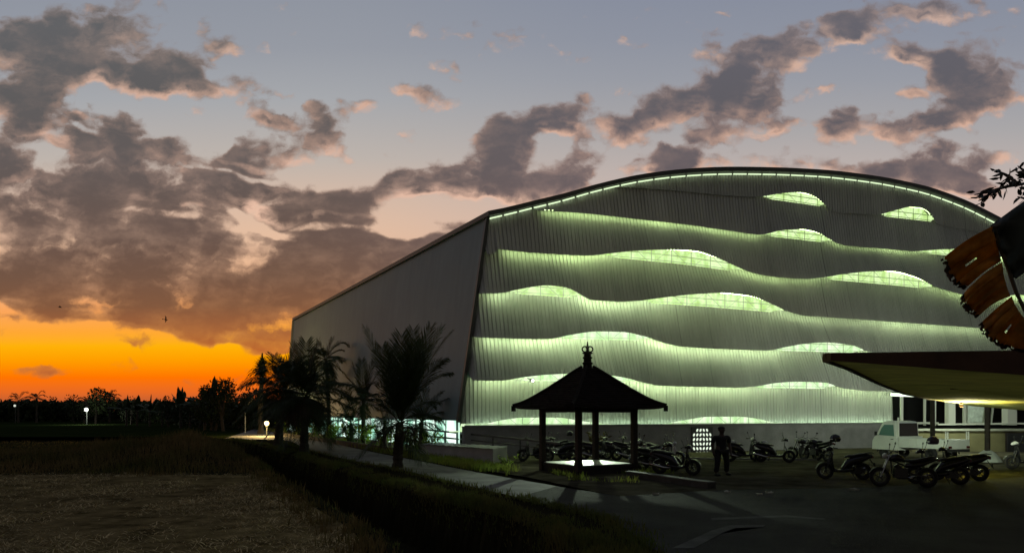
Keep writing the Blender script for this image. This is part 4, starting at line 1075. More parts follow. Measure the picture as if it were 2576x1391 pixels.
def palm(u, vb, crown_v, label, frs=None, nf=14, fl=2.0, seed=1, lean=0, r0=.16, r1=.10, ll=.55, emin=-35, emax=78, nl=34, group=None, Y=None, drop=.55, asym=None, name='palm_tree', wid=.045, skirt=0):
    P = gnd(u, vb) if Y is None else Vector(((u-CU)/F*Y, Y, 0))
    P.z = max(0, P.z) if Y is None else 0.0
    root = empty(name, (P.x, P.y, 0.0), 0, label, 'palm tree', group)
    top = at(u+lean, crown_v, P.y); hgt = top.z; rnd = random.Random(seed)
    tx = top.x-P.x
    trunk(root, [(0,0,-.1), (tx*.2,0,hgt*.4), (tx,0,hgt)], r0, r1, seed)
    base = Vector((tx, 0, hgt)); i = 0
    if frs:
        for (fu, fv, dy, bend) in frs:
            T = at(fu, fv, P.y+dy)-Vector((P.x,P.y,0)); d = T-base
            c = base+d*.45+Vector((0,0,bend*d.length))
            frond(root, base+d.normalized()*.08, T, c, ll*min(1.15,.55+.25*d.length), int(nl*min(1.5,max(.6,d.length/2.2))), seed*50+i, drop, wid=wid); i += 1
    for k in range(nf):
        az = k*2.39996+rnd.uniform(-.3,.3); e = R(emax+(emin-emax)*((k+.5)/nf)**.9+rnd.uniform(-8,8)); L = fl*rnd.uniform(.8,1.1)
        if asym: az = asym+(az-asym+math.pi) % (2*math.pi)-math.pi; az = asym+(az-asym)*.6
        hd = Vector((math.cos(az), math.sin(az), 0))
        c = base+(hd*math.cos(e)*.5+Vector((0,0,math.sin(e)*.62+.12)))*L
        T = base+(hd*math.cos(e)*.98+Vector((0,0,math.sin(e)*.80-.22)))*L
        frond(root, base, T, c, ll, nl, seed*70+k, drop, wid=wid)
    for k in range(skirt):
        az = k*2.4+.5; hd = Vector((math.cos(az), math.sin(az), 0)); L = fl*rnd.uniform(.45,.75)
        frond(root, base-Vector((0,0,.1)), base+hd*L*.55+Vector((0,0,-L*.85)), base+hd*L*.7+Vector((0,0,-.1)), ll*.8, 22, seed*90+k, .9, M['frond_dry'], wid=wid, name='dead_frond')
    return root
GP = 'young palms planted along the path'
palm(1000,1180,1062,'tallest dark palm, in front, its wide fronds spread against the hall side wall',
     frs=[(920,826,.3,.05),(1112,822,-.3,.10),(1132,838,.4,.16),(1085,818,-.8,.05),(1124,940,.2,.30),(1040,826,1.2,.02),(846,962,-.2,.26),(1010,838,-1.2,.0),(900,1000,-.9,.25),(985,870,1.5,.0),(1110,905,-1.2,.22),(1060,850,1.6,.04),(960,870,-1.4,.02),(1090,1010,.9,.3),(1075,870,1.,.1),(1045,860,-.6,.05)],
     nf=6, fl=1.9, seed=3, r0=.24, r1=.16, ll=1.05, emin=-50, emax=30, nl=62, group=GP, wid=.036, skirt=6, lean=6)
palm(765,1140,1000,'bushy dark palm with a ragged round skirt, left of the tall one', frs=[(700,900,.5,.1),(735,868,-.4,.05),(800,862,.3,.05),(838,905,.2,.2),(690,985,.4,.2),(770,858,1,.0)],
     nf=30, fl=3.2, seed=5, r0=.26, r1=.2, ll=1.3, emin=-60, emax=70, nl=44, group=GP, skirt=18, lean=5, wid=.055)
palm(700,1126,985,'dense palm nearest the warm lamp, its crown a dark mass', frs=[(735,888,0,.02),(690,896,.5,.05),(672,960,.5,.2),(752,905,.3,.1)],
     nf=32, fl=3.5, seed=7, r0=.32, r1=.22, ll=1.4, emin=-45, emax=75, nl=44, group=GP, skirt=9, lean=18, wid=.055)
palm(828,1106,905,'slender tall palm leaning behind, fronds drooping to the right', frs=[(858,880,0,.25),(852,925,.3,.4),(845,955,-.3,.5),(800,858,0,.1),(780,880,.5,.2),(836,852,.3,.12),(770,910,.5,.25)],
     nf=12, fl=2.6, seed=11, Y=59, r0=.20, r1=.12, ll=1.0, emin=-60, emax=60, nl=34, group=GP, lean=-8, wid=.07)
palm(884,1105,1068,'small palm with folded upright leaves before the lit glass', frs=[(850,1000,0,.05),(905,985,.3,.05),(875,975,-.3,0)], nf=11, fl=1.9, Y=53, seed=13, r0=.18, r1=.14, ll=.8, emin=-50, emax=75, nl=30, group=GP, wid=.06)
palm(914,1116,1010,'mid height palm half hidden behind the tall one', frs=[(885,912,0,.1),(910,903,.3,.02),(940,905,-.2,.08),(875,950,0,.2),(960,930,.3,.2)], nf=12, fl=1.9, Y=49.5, seed=17, r0=.16, r1=.11, ll=.85, emin=-50, emax=70, nl=32, group=GP, wid=.055)
palm(1060,1145,1062,'low palm right of the tall one, its fronds arching over the white block', frs=[(1140,1000,0,.30),(1110,985,-.4,.2),(1075,975,.3,.05),(1045,985,-.3,.05),(1120,1035,.4,.25),(1020,1000,0,.2)], nf=9, fl=1.6, Y=39.5, seed=19, r0=.17, r1=.12, ll=.7, emin=-40, emax=70, nl=32, group=GP, wid=.05)
palm(968,1130,1075,'thin young palm held by slanting stakes', frs=[(950,1000,0,.1),(985,1000,.2,.1)], nf=9, fl=1.4, Y=45, seed=23, r0=.12, r1=.09, ll=.6, emin=-40, emax=70, nl=26, group=GP, wid=.045)
# spiky tuft tree beside the lamp
P = Vector((at(657,0,80).x, 80, 0)); tuft = empty('tuft_tree', P, 0, 'slim tree with one spiky tuft of leaves standing above the warm lamp', 'tree')
hh = at(657,960,80).z; trunk(tuft, [(0,0,0),(-.1,0,hh*.5),(.1,0,hh+.6)], .30, .22, 2)
rnd = random.Random(4); vs = []; fs = []
for k in range(800):
    s = rnd.random(); b = Vector((.1,0,hh+.1+s*2.0)); az = rnd.uniform(0,6.283); e = rnd.uniform(-.7,.5)+s*.9
    d = Vector((math.cos(az)*math.cos(e), math.sin(az)*math.cos(e), math.sin(e))); L = (1.25-.45*abs(s-.4))*rnd.uniform(.6,1.1); w = Vector((-d.y,d.x,0))*.13
    k0 = len(vs); vs += [tuple(b-w), tuple(b+w), tuple(b+d*L+Vector((0,0,-.08)))]; fs.append((k0,k0+1,k0+2))
raw('crown', vs, fs, M['leafdark'], tuft)
mb = MB(); mb.tube([(0.1,0,hh+1.2),(0.12,0,hh+3.1)], [.30,.06], 6); mb.build('shoot', M['leafdark'], tuft)
# broad-leaved trees beyond the field
def bush(u, vtop, Y, w, label, seed, group, n=420, base=0.0, m=None, hs=1.0):
    top = at(u, vtop, Y); root = empty('broadleaf_tree', (top.x, Y, 0), 0, label, 'tree', group)
    h = top.z; rnd = random.Random(seed); mb = MB(); cl = []
    mb.tube([(0,0,-.2),(rnd.uniform(-.1,.1)*w,0,h*.35),(0,0,h*.6)], [.035*h,.028*h,.012*h], 6)
    for k in range(5):
        az = rnd.uniform(0,6.28); e = Vector((math.cos(az)*w*.3, math.sin(az)*w*.3, h*rnd.uniform(.55,.8))); mb.tube([(0,0,h*.3), tuple(e*.6+Vector((0,0,h*.1))), tuple(e)], [.018*h,.012*h,.006*h], 5)
    mb.build('trunk', M['bark'], root); vs = []; fs = []
    for k in range(11): cl.append((Vector((rnd.gauss(0,.24)*w, rnd.gauss(0,.24)*w, h*(base+.30+.55*rnd.random()))), w*rnd.uniform(.13,.26)))
    cl.append((Vector((0,0,h*.86)), w*.16))
    for k in range(int(n*2.6)):
        c, r = rnd.choice(cl); d = Vector((rnd.gauss(0,1), rnd.gauss(0,1), rnd.gauss(0,1))).normalized()
        leafquad(vs, fs, c+d*r*rnd.uniform(.4,1.0), d+Vector((rnd.uniform(-.6,.6),rnd.uniform(-.6,.6),rnd.uniform(-.6,.4))), w*rnd.uniform(.035,.07), w*.030, rnd)
    raw('crown', vs, fs, m or M['leafdark'], root); return root
def bananaplant(u, vtop, Y, label, seed, group, nl=9, spread=.55):
    top = at(u, vtop, Y); h = top.z; root = empty('banana_plant', (top.x, Y, 0), 0, label, 'banana plant', group); rnd = random.Random(seed)
    mb = MB(); mb.tube([(0,0,-.1),(0,0,h*.5)], [.035*h,.025*h], 7); mb.build('trunk', M['bark'], root)
    for k in range(nl):
        az = k*2.4+rnd.uniform(-.4,.4); e = R(rnd.uniform(25,85)); L = h*rnd.uniform(.40,.62); hd = Vector((math.cos(az),math.sin(az)*.7,0))
        if k == 0: e = R(86); L = h*.52
        vs = []; fs = []; S = Vector((-hd.y,hd.x,0)).normalized()
        for i in range(9):
            s = i/8; P = Vector((0,0,h*.48))+hd*L*math.cos(e)*s*1.15+Vector((0,0,L*(math.sin(e)*s-.45*s*s*math.cos(e))))
            wd = .085*h*math.sin(math.pi*min(1,.06+.94*s))**.6*(.25 if s < .15 else 1)*rnd.uniform(.7,1.1)
            vs += [tuple(P+S*wd+Vector((0,0,-wd*.4))), tuple(P), tuple(P-S*wd+Vector((0,0,-wd*.4)))]
        for i in range(8): a = 3*i; fs += [(a,a+1,a+4,a+3),(a+1,a+2,a+5,a+4)]
        raw('leaf', vs, fs, M['leafmid'], root)
    return root
GT = 'trees along the far edge of the field'; GB = 'banana plants at the field edge'
def dpalm(u, vt, Y, label, seed, fl=3.2):
    top = at(u, vt, Y); return palm(u, 0, CV-(top.z-fl*.55-H)*F/Y, label, nf=11, fl=fl, seed=seed, r0=.22, r1=.14, ll=1.1, emin=-35, emax=70, nl=16, group=GT, Y=Y, wid=.14, name='coconut_palm')
dpalm(46,986,170,'thin coconut palm by the small far lamp at the left edge',101,3.6)
dpalm(92,984,168,'short coconut palm just right of the far left lamp',103,3.0)
bush(188,996,165,7.5,'round dark tree alone on the far treeline left of the white lamp',31,GT)
dpalm(276,984,168,'small palm poking above the treeline left of the big round tree',107,2.6)
bush(240,978,150,8.0,'biggest rounded tree behind the bright white field lamp',33,GT,620)
bush(212,1000,155,5.5,'low tree tucked against the left side of the biggest rounded tree',34,GT,300)
bush(330,998,140,5.5,'low bushy tree right of the white field lamp',35,GT,300)
for i, (u, v, Y, lb) in enumerate(((318,990,128,'tall banana clump leaf between the white lamp and the palms'),(345,992,126,'banana plant in the middle of the far row'),(377,988,124,'banana plant with the leafiest top in the far row'),(408,1000,122,'shortest banana plant of the far row'),(455,970,112,'banana plant with two upright leaves like horns'),(478,995,112,'banana plant with leaves sweeping right beside the horned one'),(515,962,96,'banana plant with long leaves arching left before the dark tree'),(532,952,95,'banana plant leaning on the dark tree, one leaf straight up'))):
    bananaplant(u, v, Y, lb, 40+i, GB, 9 if v > 985 else 11)
bush(562,952,92,5.6,'tall pointed dark tree at the bend of the path',51,GT,800)
bush(540,978,94,5.4,'dense tree left of the pointed dark tree',52,GT,600)
bush(632,985,105,8.5,'flat topped tree behind the tuft tree',53,GT,520)
bush(600,1000,108,6.5,'low thin tree between the pointed tree and the flat topped one',54,GT,300)
bush(425,1000,118,6.0,'low tree behind the horned banana plant',55,GT,300)
bush(500,1000,110,6.5,'low tree between the banana plants near the path bend',56,GT,300)
# continuous far hedge that reads as one mass
rnd = random.Random(77); vs = []; fs = []
for k in range(9000):
    s = rnd.random(); u = -200+960*s; Y = 190-85*sstep(200,640,u)+rnd.uniform(-5,5)
    hmax = (1017+5*mnoise.noise(Vector((u*.02,0,1)))+4*mnoise.noise(Vector((u*.09,0,4)))); v = CV+H*F/Y-2-(CV+H*F/Y-hmax)*rnd.random()**.7
    leafquad(vs, fs, at(u,v,Y), Vector((rnd.uniform(-1,1),rnd.uniform(-1,1),rnd.uniform(-.6,1))), Y*.0075, Y*.0045, rnd)
tag(raw('far_woodland', vs, fs, M['leafdark']), kind='stuff')
# shrubs in front of the lit glass band
M['shrub'] = mat('shrub_leaf', (.30,.44,.06), rough=.6, var=.4, vscale=2); translucent(M['shrub'], .55)
def shrub(P, h, w, label, seed, group=None, name='leafy_shrub', m=None, n=90, cat='shrub'):
    root = empty(name, P, 0, label, cat, group); rnd = random.Random(seed); mb = MB(); vs = []; fs = []
    for k in range(7):
        az = rnd.uniform(0,6.28); tip = Vector((math.cos(az)*w*rnd.uniform(.1,.5), math.sin(az)*w*rnd.uniform(.1,.5), h*rnd.uniform(.7,1)))
        mb.tube([(0,0,0), tuple(tip*.5+Vector((0,0,h*.1))), tuple(tip)], [.02,.014,.006], 5)
        for j in range(n//7):
            s = rnd.uniform(.2,1); P_ = tip*s; leafquad(vs, fs, P_, Vector((rnd.uniform(-1,1),rnd.uniform(-1,1),rnd.uniform(-.2,1.3))), h*rnd.uniform(.16,.3), h*.07, rnd)
    mb.build('stem', M['bark'], root); raw('foliage', vs, fs, m or M['shrub'], root); return root
SL = ['first leafy shrub at the far end of the lit glass band','bright leafy shrub beside the slender tall palm','shrub between the slender palm and the small folded palm','shrub right of the small folded palm','shrub just left of the half hidden palm','shrub right of the half hidden palm','shrub behind the staked young palm','shrub glowing left of the tall palm trunk','leafy shrub right of the tall palm trunk','low shrub behind the left end of the white block']
for i, (s, hh_) in enumerate(((.93,1.6),(.80,1.5),(.68,1.55),(.57,1.4),(.47,1.45),(.38,1.5),(.29,1.4),(.21,1.3),(.13,1.3),(.07,1.2))):
    A_ = Vector((OX,OY,0))+Matrix.Rotation(PHI,3,'Z') @ (g0.lerp(g1, s**1.35)+out*1.3); A_.z = .1
    shrub(A_, hh_, 1.5, SL[i], 60+i, 'shrubs in front of the lit glass band', n=200)
shrub(Vector((at(1505,0,38.6).x,38.6,0)), 1.35, 1.5, 'dull yellow shrub against the base wall behind the pavilion', 75, m=mat('yellow_leaf', (.10,.085,.016), rough=.7, var=.3), n=120)
shrub(Vector((-.2,31.0,.05)), .55, 1.0, 'small green weed clump at the foot of the pavilion, left side', 76, n=70, name='weed_clump', cat='weed')
# planting bed kerb and stakes
mb = MB(); q0 = Vector((OX,OY,0))+Matrix.Rotation(PHI,3,'Z') @ (g0.lerp(g1,.04)+out*1.9); q1 = Vector((OX,OY,0))+Matrix.Rotation(PHI,3,'Z') @ (g0.lerp(g1,.95)+out*1.9)
q0.z = q1.z = .18; mb.bar(q0, q1, .18, .36); tag(mb.build('planter_wall', mat('planter_stone', (.03,.026,.02), rough=.9, var=.4)), 'low dark planter wall in front of the lit glass band', 'wall')
M['stake'] = mat('bamboo', (.30,.26,.15), rough=.7, var=.3, vscale=4)
def prop(u, Y, hgt, label, seed):
    P = Vector(((u-CU)/F*Y, Y, .05)); root = empty('tree_prop', P, 0, label, 'tree prop', 'bamboo props round the young palms'); rnd = random.Random(seed)
    for k in range(4):
        az = k*1.57+.5; mb = MB(); mb.tube([(math.cos(az)*.55, math.sin(az)*.55, 0), (math.cos(az)*.06, math.sin(az)*.06, hgt*rnd.uniform(.9,1.1))], [.035,.028], 6); mb.build('stake', M['stake'], root)
prop(832,59,1.7,'pale stakes round the slender tall palm',1); prop(914,49.5,1.5,'pale stakes round the half hidden palm',2); prop(968,45,1.6,'pale stakes round the staked young palm',3); prop(797,62,1.5,'pale stakes just left of the slender palm',4)
# ================================================================== LAMPS
gl = empty('garden_lamp', (at(671,0,72).x, 72, 0), 0, 'glowing warm globe lamp on a short post beside the path', 'lamp')
zl = at(671,1064,72).z; mb = MB(); mb.tube([(0,0,0),(0,0,zl-.2)], [.07,.05], 8); mb.build('lamp_post', M['trim'], gl)
mb = MB(); mb.ball((0,0,zl), .22, 14, 10); mb.build('lamp_globe', glow('warm_globe', (1,.70,.26), 9), gl, smooth=True)
mb = MB(); mb.lathe([(.14,zl-.34),(.16,zl-.26),(.1,zl-.24)], n=10); mb.build('lamp_collar', M['trim'], gl)
ld = bpy.data.lights.new('garden_lamp', 'POINT'); lo = bpy.data.objects.new('garden_lamp_light', ld); COL.objects.link(lo); ld.energy = 1700; ld.color = (1,.66,.24); ld.shadow_soft_size = .3; lo.location = (at(671,0,72).x-.1, 71.2, zl+.25)
def fieldlamp(u, v, Y, r, label, st):
    P = at(u, v, Y); o = empty('lamp_post', (P.x, Y, 0), 0, label, 'lamp')
    mb = MB(); mb.tube([(0,.2,0),(0,.2,P.z+.2)], .09, 7); mb.build('post', M['trim'], o); mb = MB(); mb.ball((0,0,P.z), (r,r*.5,r*.9), 12, 8); mb.build('lamp_head', glow('white_lamp', (.95,1,.85), st), o)
fieldlamp(217,1030,140,.36,'bright white lamp shining across the dark field',6)
fieldlamp(37,1020,165,.28,'small faint white lamp at the far left of the field',.8)
ld = bpy.data.lights.new('field_lamp', 'POINT'); lo = bpy.data.objects.new('field_lamp_light', ld); COL.objects.link(lo); ld.energy = 1500; ld.color = (.95,1,.85); ld.shadow_soft_size = .5; lo.location = at(217,1028,138.5)
# thin pale marker pole at the bend
P = gnd(617,1090); mb = MB(); mb.tube([(0,0,0),(0,0,2.3)], .045, 6); o = mb.build('marker_pole', M['white_post']); o.location = (P.x,P.y,0); tag(o, 'thin pale pole at the left edge of the path bend', 'pole')
# birds
def bird(u, v, s, label, roll):
    P = at(u, v, 110); mb = MB(); mb.loft([(-.5,0,.02,.02),(-.25,0,.10,.09),(.1,0,.12,.11),(.35,.04,.09,.08),(.5,.03,.02,.02)], 8)
    for sd in (-1,1): mb.add([(.15,sd*.08,.05),(-.15,sd*.08,.03),(-.2,sd*.55,.30),(.08,sd*.55,.34),(-.25,sd*1.05,.18)], [(0,1,2,3),(3,2,4)])
    mb.add([(-.45,-.05,0),(-.45,.05,0),(-.85,.14,.02),(-.85,-.14,.02)], [(0,1,2,3)])
    o = mb.build('bird', M['dark_in']); o.location = P; o.scale = (s,s,s); o.rotation_euler = (roll, .1, .7); tag(o, label, 'bird', 'birds in flight')
bird(151,773,.55,'dark bird gliding near the left edge above the orange band',.2); bird(417,804,.6,'dark bird with raised wings above the yellow glow',1.2)
# ================================================================== MOTORBIKES
M['paint'] = mat('black_paint', (.012,.012,.014), rough=.22, spec=.6)
M['paint_w'] = mat('pale_paint', (.40,.41,.38), rough=.3)
M['rubber'] = mat('rubber', (.008,.008,.008), rough=.85)
M['vinyl'] = mat('seat_vinyl', (.014,.013,.013), rough=.45, spec=.5)
M['chrome'] = mat('chrome', (.55,.55,.55), rough=.2, metal=1)
M['steel'] = mat('dark_steel', (.05,.05,.05), rough=.4, metal=.8)
M['lens'] = mat('lamp_lens', (.5,.5,.48), rough=.1, spec=.8)
M['redlens'] = mat('tail_lens', (.06,.004,.004), rough=.15)
def wheel(root, x, r, w, dy=0):
    mb = MB(); mb.ring((x,dy,r), r-w, w, 'y', 30, 10); o = mb.build('wheel', M['rubber'], root, smooth=True)
    mb = MB(); mb.ring((x,dy,r), r-2.1*w, w*.42, 'y', 26, 6)
    for k in range(5):
        a = k*2*math.pi/5+.3; mb.bar((x,dy,r), (x+math.cos(a)*(r-2.1*w), dy, r+math.sin(a)*(r-2.1*w)), .022, .03, up=(0,1,0))
    mb.tube([(x,dy-.05,r),(x,dy+.05,r)], .05, 10); mb.build('rim', M['steel'], o); return o
def mirrors(root, x, z):
    for s in (-1,1):
        mb = MB(); mb.tube([(x,s*.24,z),(x-.03,s*.30,z+.10),(x-.05,s*.33,z+.19)], .009, 6); mb.ball((x-.055,s*.345,z+.235), (.018,.062,.042), 12, 8); mb.build('mirror', M['paint'], root)
def scooter(label, paint='paint', cowl='paint'):
    root = empty('scooter', (0,0,0), 0, label, 'scooter', 'motorbikes parked in the yard')
    wheel(root, .63, .285, .052); wheel(root, -.60, .285, .06)
    mb = MB()
    mb.loft([(-.93,.80,.03,.03),(-.86,.80,.075,.055),(-.70,.74,.125,.10),(-.50,.68,.155,.14),(-.28,.62,.165,.16),(-.08,.54,.155,.16),(.02,.44,.15,.12),(.10,.36,.15,.07)], 14)
    mb.loft([(-.30,.36,.12,.10),(-.05,.31,.16,.07),(.22,.29,.17,.05),(.36,.32,.16,.06)], 12)
    mb.build('body', M[paint], root, smooth=True)
    mb = MB(); mb.loft([(.33,.30,.15,.05),(.39,.42,.19,.06,.3),(.42,.60,.21,.07,.3),(.43,.78,.19,.09,.3),(.44,.92,.13,.07,.3),(.46,.99,.07,.04)], 14); mb.build('leg_shield', M[paint], root, smooth=True)
    mb = MB(); mb.loft([(.36,1.00,.06,.03),(.42,1.04,.15,.06),(.50,1.05,.16,.075),(.575,1.02,.12,.06),(.61,1.0,.05,.03)], 12); mb.build('handle_cowl', M[cowl], root, smooth=True)
    mb = MB(); mb.loft([(-.82,.86,.07,.025),(-.68,.865,.12,.045),(-.45,.84,.145,.05),(-.28,.80,.15,.05),(-.12,.79,.13,.05),(-.02,.77,.07,.03)], 12); mb.build('seat', M['vinyl'], root, smooth=True)
    mb = MB(); mb.tube([(.34,-.34,1.04),(.40,-.20,1.06),(.44,0,1.05),(.40,.20,1.06),(.34,.34,1.04)], .016, 8)
    for s in (-1,1): mb.tube([(.355,s*.25,1.05),(.325,s*.37,1.035)], .024, 8); mb.tube([(.42,s*.22,1.07),(.40,s*.36,1.05)], .007, 5)
    mb.build('handlebar', M['steel'], root)
    mirrors(root, .41, 1.07)
    mb = MB(); mb.ball((.595,0,1.005), (.035,.085,.045), 12, 8); mb.build('headlight', M['lens'], root, smooth=True)
    mb = MB()
    for s in (-1,1): mb.tube([(.46,s*.07,.75),(.56,s*.085,.48),(.63,s*.085,.285)], .022, 8)
    mb.build('fork', M['steel'], root)
    mb = MB()
    for k in range(9):
        a0 = R(15+14*k); a1 = R(15+14*(k+1)); q = lambda a: (.63+math.cos(a)*.315, 0, .285+math.sin(a)*.315)
        mb.bar(q(a0), q(a1), .13, .012, up=(0,1,0)) if False else mb.add([(q(a0)[0],-.062,q(a0)[2]),(q(a0)[0],.062,q(a0)[2]),(q(a1)[0],.062,q(a1)[2]),(q(a1)[0],-.062,q(a1)[2])], [(0,1,2,3)])
    mb.build('mudguard', M[paint], root)
    mb = MB(); mb.tube([(-.15,-.15,.27),(-.40,-.17,.28),(-.62,-.18,.34),(-.92,-.19,.42)], [.025,.04,.055,.05], 10); mb.build('exhaust', M['chrome'], root, smooth=True)
    mb = MB(); mb.box((-.90,0,.76), (.05,.16,.06)); mb.build('tail_light', M['redlens'], root)
    mb = MB(); mb.add([(-.82,-.07,.70),(-.82,.07,.70),(-1.0,.065,.42),(-1.0,-.065,.42)], [(0,1,2,3)]); mb.box((-.96,0,.53), (.012,.17,.09)); mb.build('rear_mudguard', M['rubber'], root)
    mb = MB(); mb.tube([(-.92,-.10,.90),(-.78,-.13,.92),(-.6,-.15,.88)], .014, 6); mb.tube([(-.92,.10,.90),(-.78,.13,.92),(-.6,.15,.88)], .014, 6); mb.tube([(-.92,-.10,.90),(-.95,0,.91),(-.92,.10,.90)], .014, 6); mb.build('grab_rail', M['steel'], root)
    mb = MB(); mb.bar((-.18,.14,.26), (-.28,.30,0.01), .022); mb.bar((-.45,.12,.40), (-.60,.10,.285), .05); mb.box((-.38,0,.30), (.34,.20,.20)); mb.build('engine', M['steel'], root)
    return root
def motorbike(label):
    root = empty('motorbike', (0,0,0), 0, label, 'motorbike', 'motorbikes parked in the yard')
    wheel(root, .68, .30, .05); wheel(root, -.64, .30, .06)
    mb = MB(); mb.loft([(-.02,.80,.07,.05),(.06,.86,.13,.10),(.20,.90,.15,.12),(.34,.88,.12,.10),(.42,.84,.05,.05)], 14); mb.build('fuel_tank', M['paint'], root, smooth=True)
    mb = MB(); mb.loft([(-.86,.92,.05,.03),(-.72,.90,.11,.05),(-.45,.83,.13,.055),(-.2,.79,.12,.05),(0,.81,.08,.04)], 12); mb.build('seat', M['vinyl'], root, smooth=True)
    mb = MB(); mb.loft([(-.95,.86,.03,.02),(-.80,.82,.09,.05),(-.55,.72,.11,.08),(-.25,.66,.10,.09),(-.05,.66,.07,.07)], 12); mb.build('body', M['paint'], root, smooth=True)
    mb = MB(); mb.box((.10,0,.42), (.36,.24,.30)); mb.tube([(.12,0,.52),(.22,0,.68)], .09, 10); mb.tube([(-.1,-.05,.62),(.35,-.02,.82)], .025, 6); mb.tube([(.36,0,.82),(.34,0,.40),(.15,0,.26),(-.15,0,.28)], .024, 6); mb.bar((-.15,.10,.40),(-.64,.10,.30), .04); mb.bar((-.15,-.10,.40),(-.64,-.10,.30), .04); mb.build('engine', M['steel'], root)
    mb = MB()
    for s in (-1,1): mb.tube([(.40,s*.08,.98),(.55,s*.085,.60),(.68,s*.085,.30)], .024, 8)
    mb.build('fork', M['chrome'], root)
    mb = MB(); mb.tube([(.26,-.37,1.06),(.36,-.2,1.09),(.40,0,1.02),(.36,.2,1.09),(.26,.37,1.06)], .015, 8)
    for s in (-1,1): mb.tube([(.30,s*.27,1.07),(.25,s*.38,1.055)], .022, 8)
    mb.build('handlebar', M['steel'], root); mirrors(root, .36, 1.08)
    mb = MB(); mb.ball((.53,0,.94), (.08,.095,.095), 12, 8); mb.build('headlight', M['lens'], root, smooth=True)
    mb = MB()
    for k in range(9):
        a0 = R(20+14*k); a1 = R(20+14*(k+1)); q = lambda a: (.68+math.cos(a)*.325, .30+math.sin(a)*.325)
        mb.add([(q(a0)[0],-.06,q(a0)[1]),(q(a0)[0],.06,q(a0)[1]),(q(a1)[0],.06,q(a1)[1]),(q(a1)[0],-.06,q(a1)[1])], [(0,1,2,3)])
    mb.build('mudguard', M['paint'], root)
    mb = MB(); mb.tube([(.28,-.12,.40),(.15,-.15,.26),(-.2,-.17,.27),(-.78,-.19,.42)], [.022,.024,.04,.05], 10); mb.build('exhaust', M['chrome'], root, smooth=True)
    mb = MB(); mb.box((-.96,0,.82), (.05,.14,.06)); mb.build('tail_light', M['redlens'], root)
    return root
sc = scooter('x'); sw = scooter('x', cowl='paint_w'); mk = motorbike('x'); used = set()
def park(proto, u, v, heading, label, z=.08, lean=5, turn=0):
    global used
    o = proto if proto.name not in used else copy_tree(proto)
    used.add(proto.name); P = gnd(u, v, z)
    o.location = (P.x, P.y, z-.005); o.rotation_euler = (R(lean), 0, R(heading)); o['label'] = label
    return o
B = {}
B['a'] = park(sc, 2125, 1205, 172, 'black scooter with a dark helmet on its bars, nearest the white pickup')
B['b'] = park(mk, 2275, 1224, 166, 'black motorbike nearest the camera at the right of the yard')
B['c'] = park(sc, 2360, 1217, 160, 'black scooter parked tight against the nearest motorbike, rear wheel showing')
B['c2'] = park(sc, 2412, 1208, 158, 'black scooter at the right end of the pickup row, mostly hidden')
B['d'] = park(sc, 1700, 1193, -28, 'big black scooter pointing right, front wheel by the retaining wall end')
B['e'] = park(sc, 1655, 1183, -24, 'black scooter tucked behind the scooter that points right')
B['f'] = park(sw, 1628, 1174, -150, 'scooter with a pale handle cowl right of the pavilion post')
B['g'] = park(mk, 1672, 1168, -40, 'motorbike at the back of the group right of the pavilion')
B['h'] = park(sc, 1348, 1160, 160, 'scooter behind the leftmost pavilion post')
B['i'] = park(sc, 1410, 1158, 150, 'scooter with a helmet held high, seen between the left pavilion posts')
B['i2'] = park(mk, 1386, 1154, 155, 'motorbike wedged between the two scooters left of the pavilion')
B['j'] = park(sc, 1497, 1157, 20, 'scooter in front of the dull yellow shrub')
B['k'] = park(sc, 1545, 1153, 10, 'scooter seen between the right pavilion posts')
B['k2'] = park(mk, 1583, 1158, 15, 'motorbike just left of the rightmost pavilion post')
B['l'] = park(sw, 1868, 1160, 8, 'scooter with a pale front right beside the standing person')
B['m'] = park(sc, 1948, 1162, -20, 'scooter carrying a white helmet, alone against the base wall')
B['n'] = park(mk, 2025, 1156, 125, 'motorbike facing the camera, left in the pair near the wall')
B['o'] = park(mk, 2052, 1158, 118, 'motorbike facing the camera, right in the pair near the wall')
B['p'] = park(sw, 2590, 1180, 170, 'scooter cut by the right edge of the picture')
def helmet(u, v, Y, label, m, r=.145, rz=0.0):
    o = empty('helmet', at(u, v, Y), rz, label, 'helmet', 'helmets left on the motorbikes')
    mb = MB(); vs = []
    n, k_ = 16, 9
    for i in range(k_+1):
        ph = R(8+122*i/k_) if i else 0
        for k in range(n):
            a = 2*math.pi*k/n; mb.v.append((r*1.12*math.sin(ph)*math.cos(a), r*.92*math.sin(ph)*math.sin(a), r*math.cos(ph)))
    for i in range(k_):
        for k in range(n):
            if 3 <= i <= 6 and (k <= 2 or k >= n-3): continue
            mb.f.append((i*n+k, i*n+(k+1)%n, (i+1)*n+(k+1)%n, (i+1)*n+k))
    mb.build('shell', m, o, smooth=True)
    mb = MB(); 
    for i in range(5):
        ph = R(48+11*i)
        for k in range(9): a = R(-62+124*k/8); mb.v.append((r*1.14*math.sin(ph)*math.cos(a), r*.94*math.sin(ph)*math.sin(a), r*math.cos(ph)))
    for i in range(4):
        for k in range(8): mb.f.append((i*9+k, i*9+k+1, (i+1)*9+k+1, (i+1)*9+k))
    mb.build('visor', mat('visor', (.03,.04,.05), rough=.08, spec=.8) if 'visor' not in M else M['visor'], o, smooth=True); return o
M['visor'] = mat('visor_tint', (.03,.04,.05), rough=.08, spec=.8); M['helm_w'] = mat('helmet_white', (.55,.56,.52), rough=.25); M['helm_p'] = mat('helmet_violet', (.10,.075,.13), rough=.3)
helmet(2101,1103,25.6,'dark helmet perched on the scooter nearest the pickup',M['paint'],.16,2.8)
helmet(2347,1109,24.6,'violet grey helmet on top of the bikes in front of the pickup',M['helm_p'],.165,2.9)
helmet(1922,1115,35.3,'white helmet on the scooter alone against the base wall',M['helm_w'],.16,2.9)
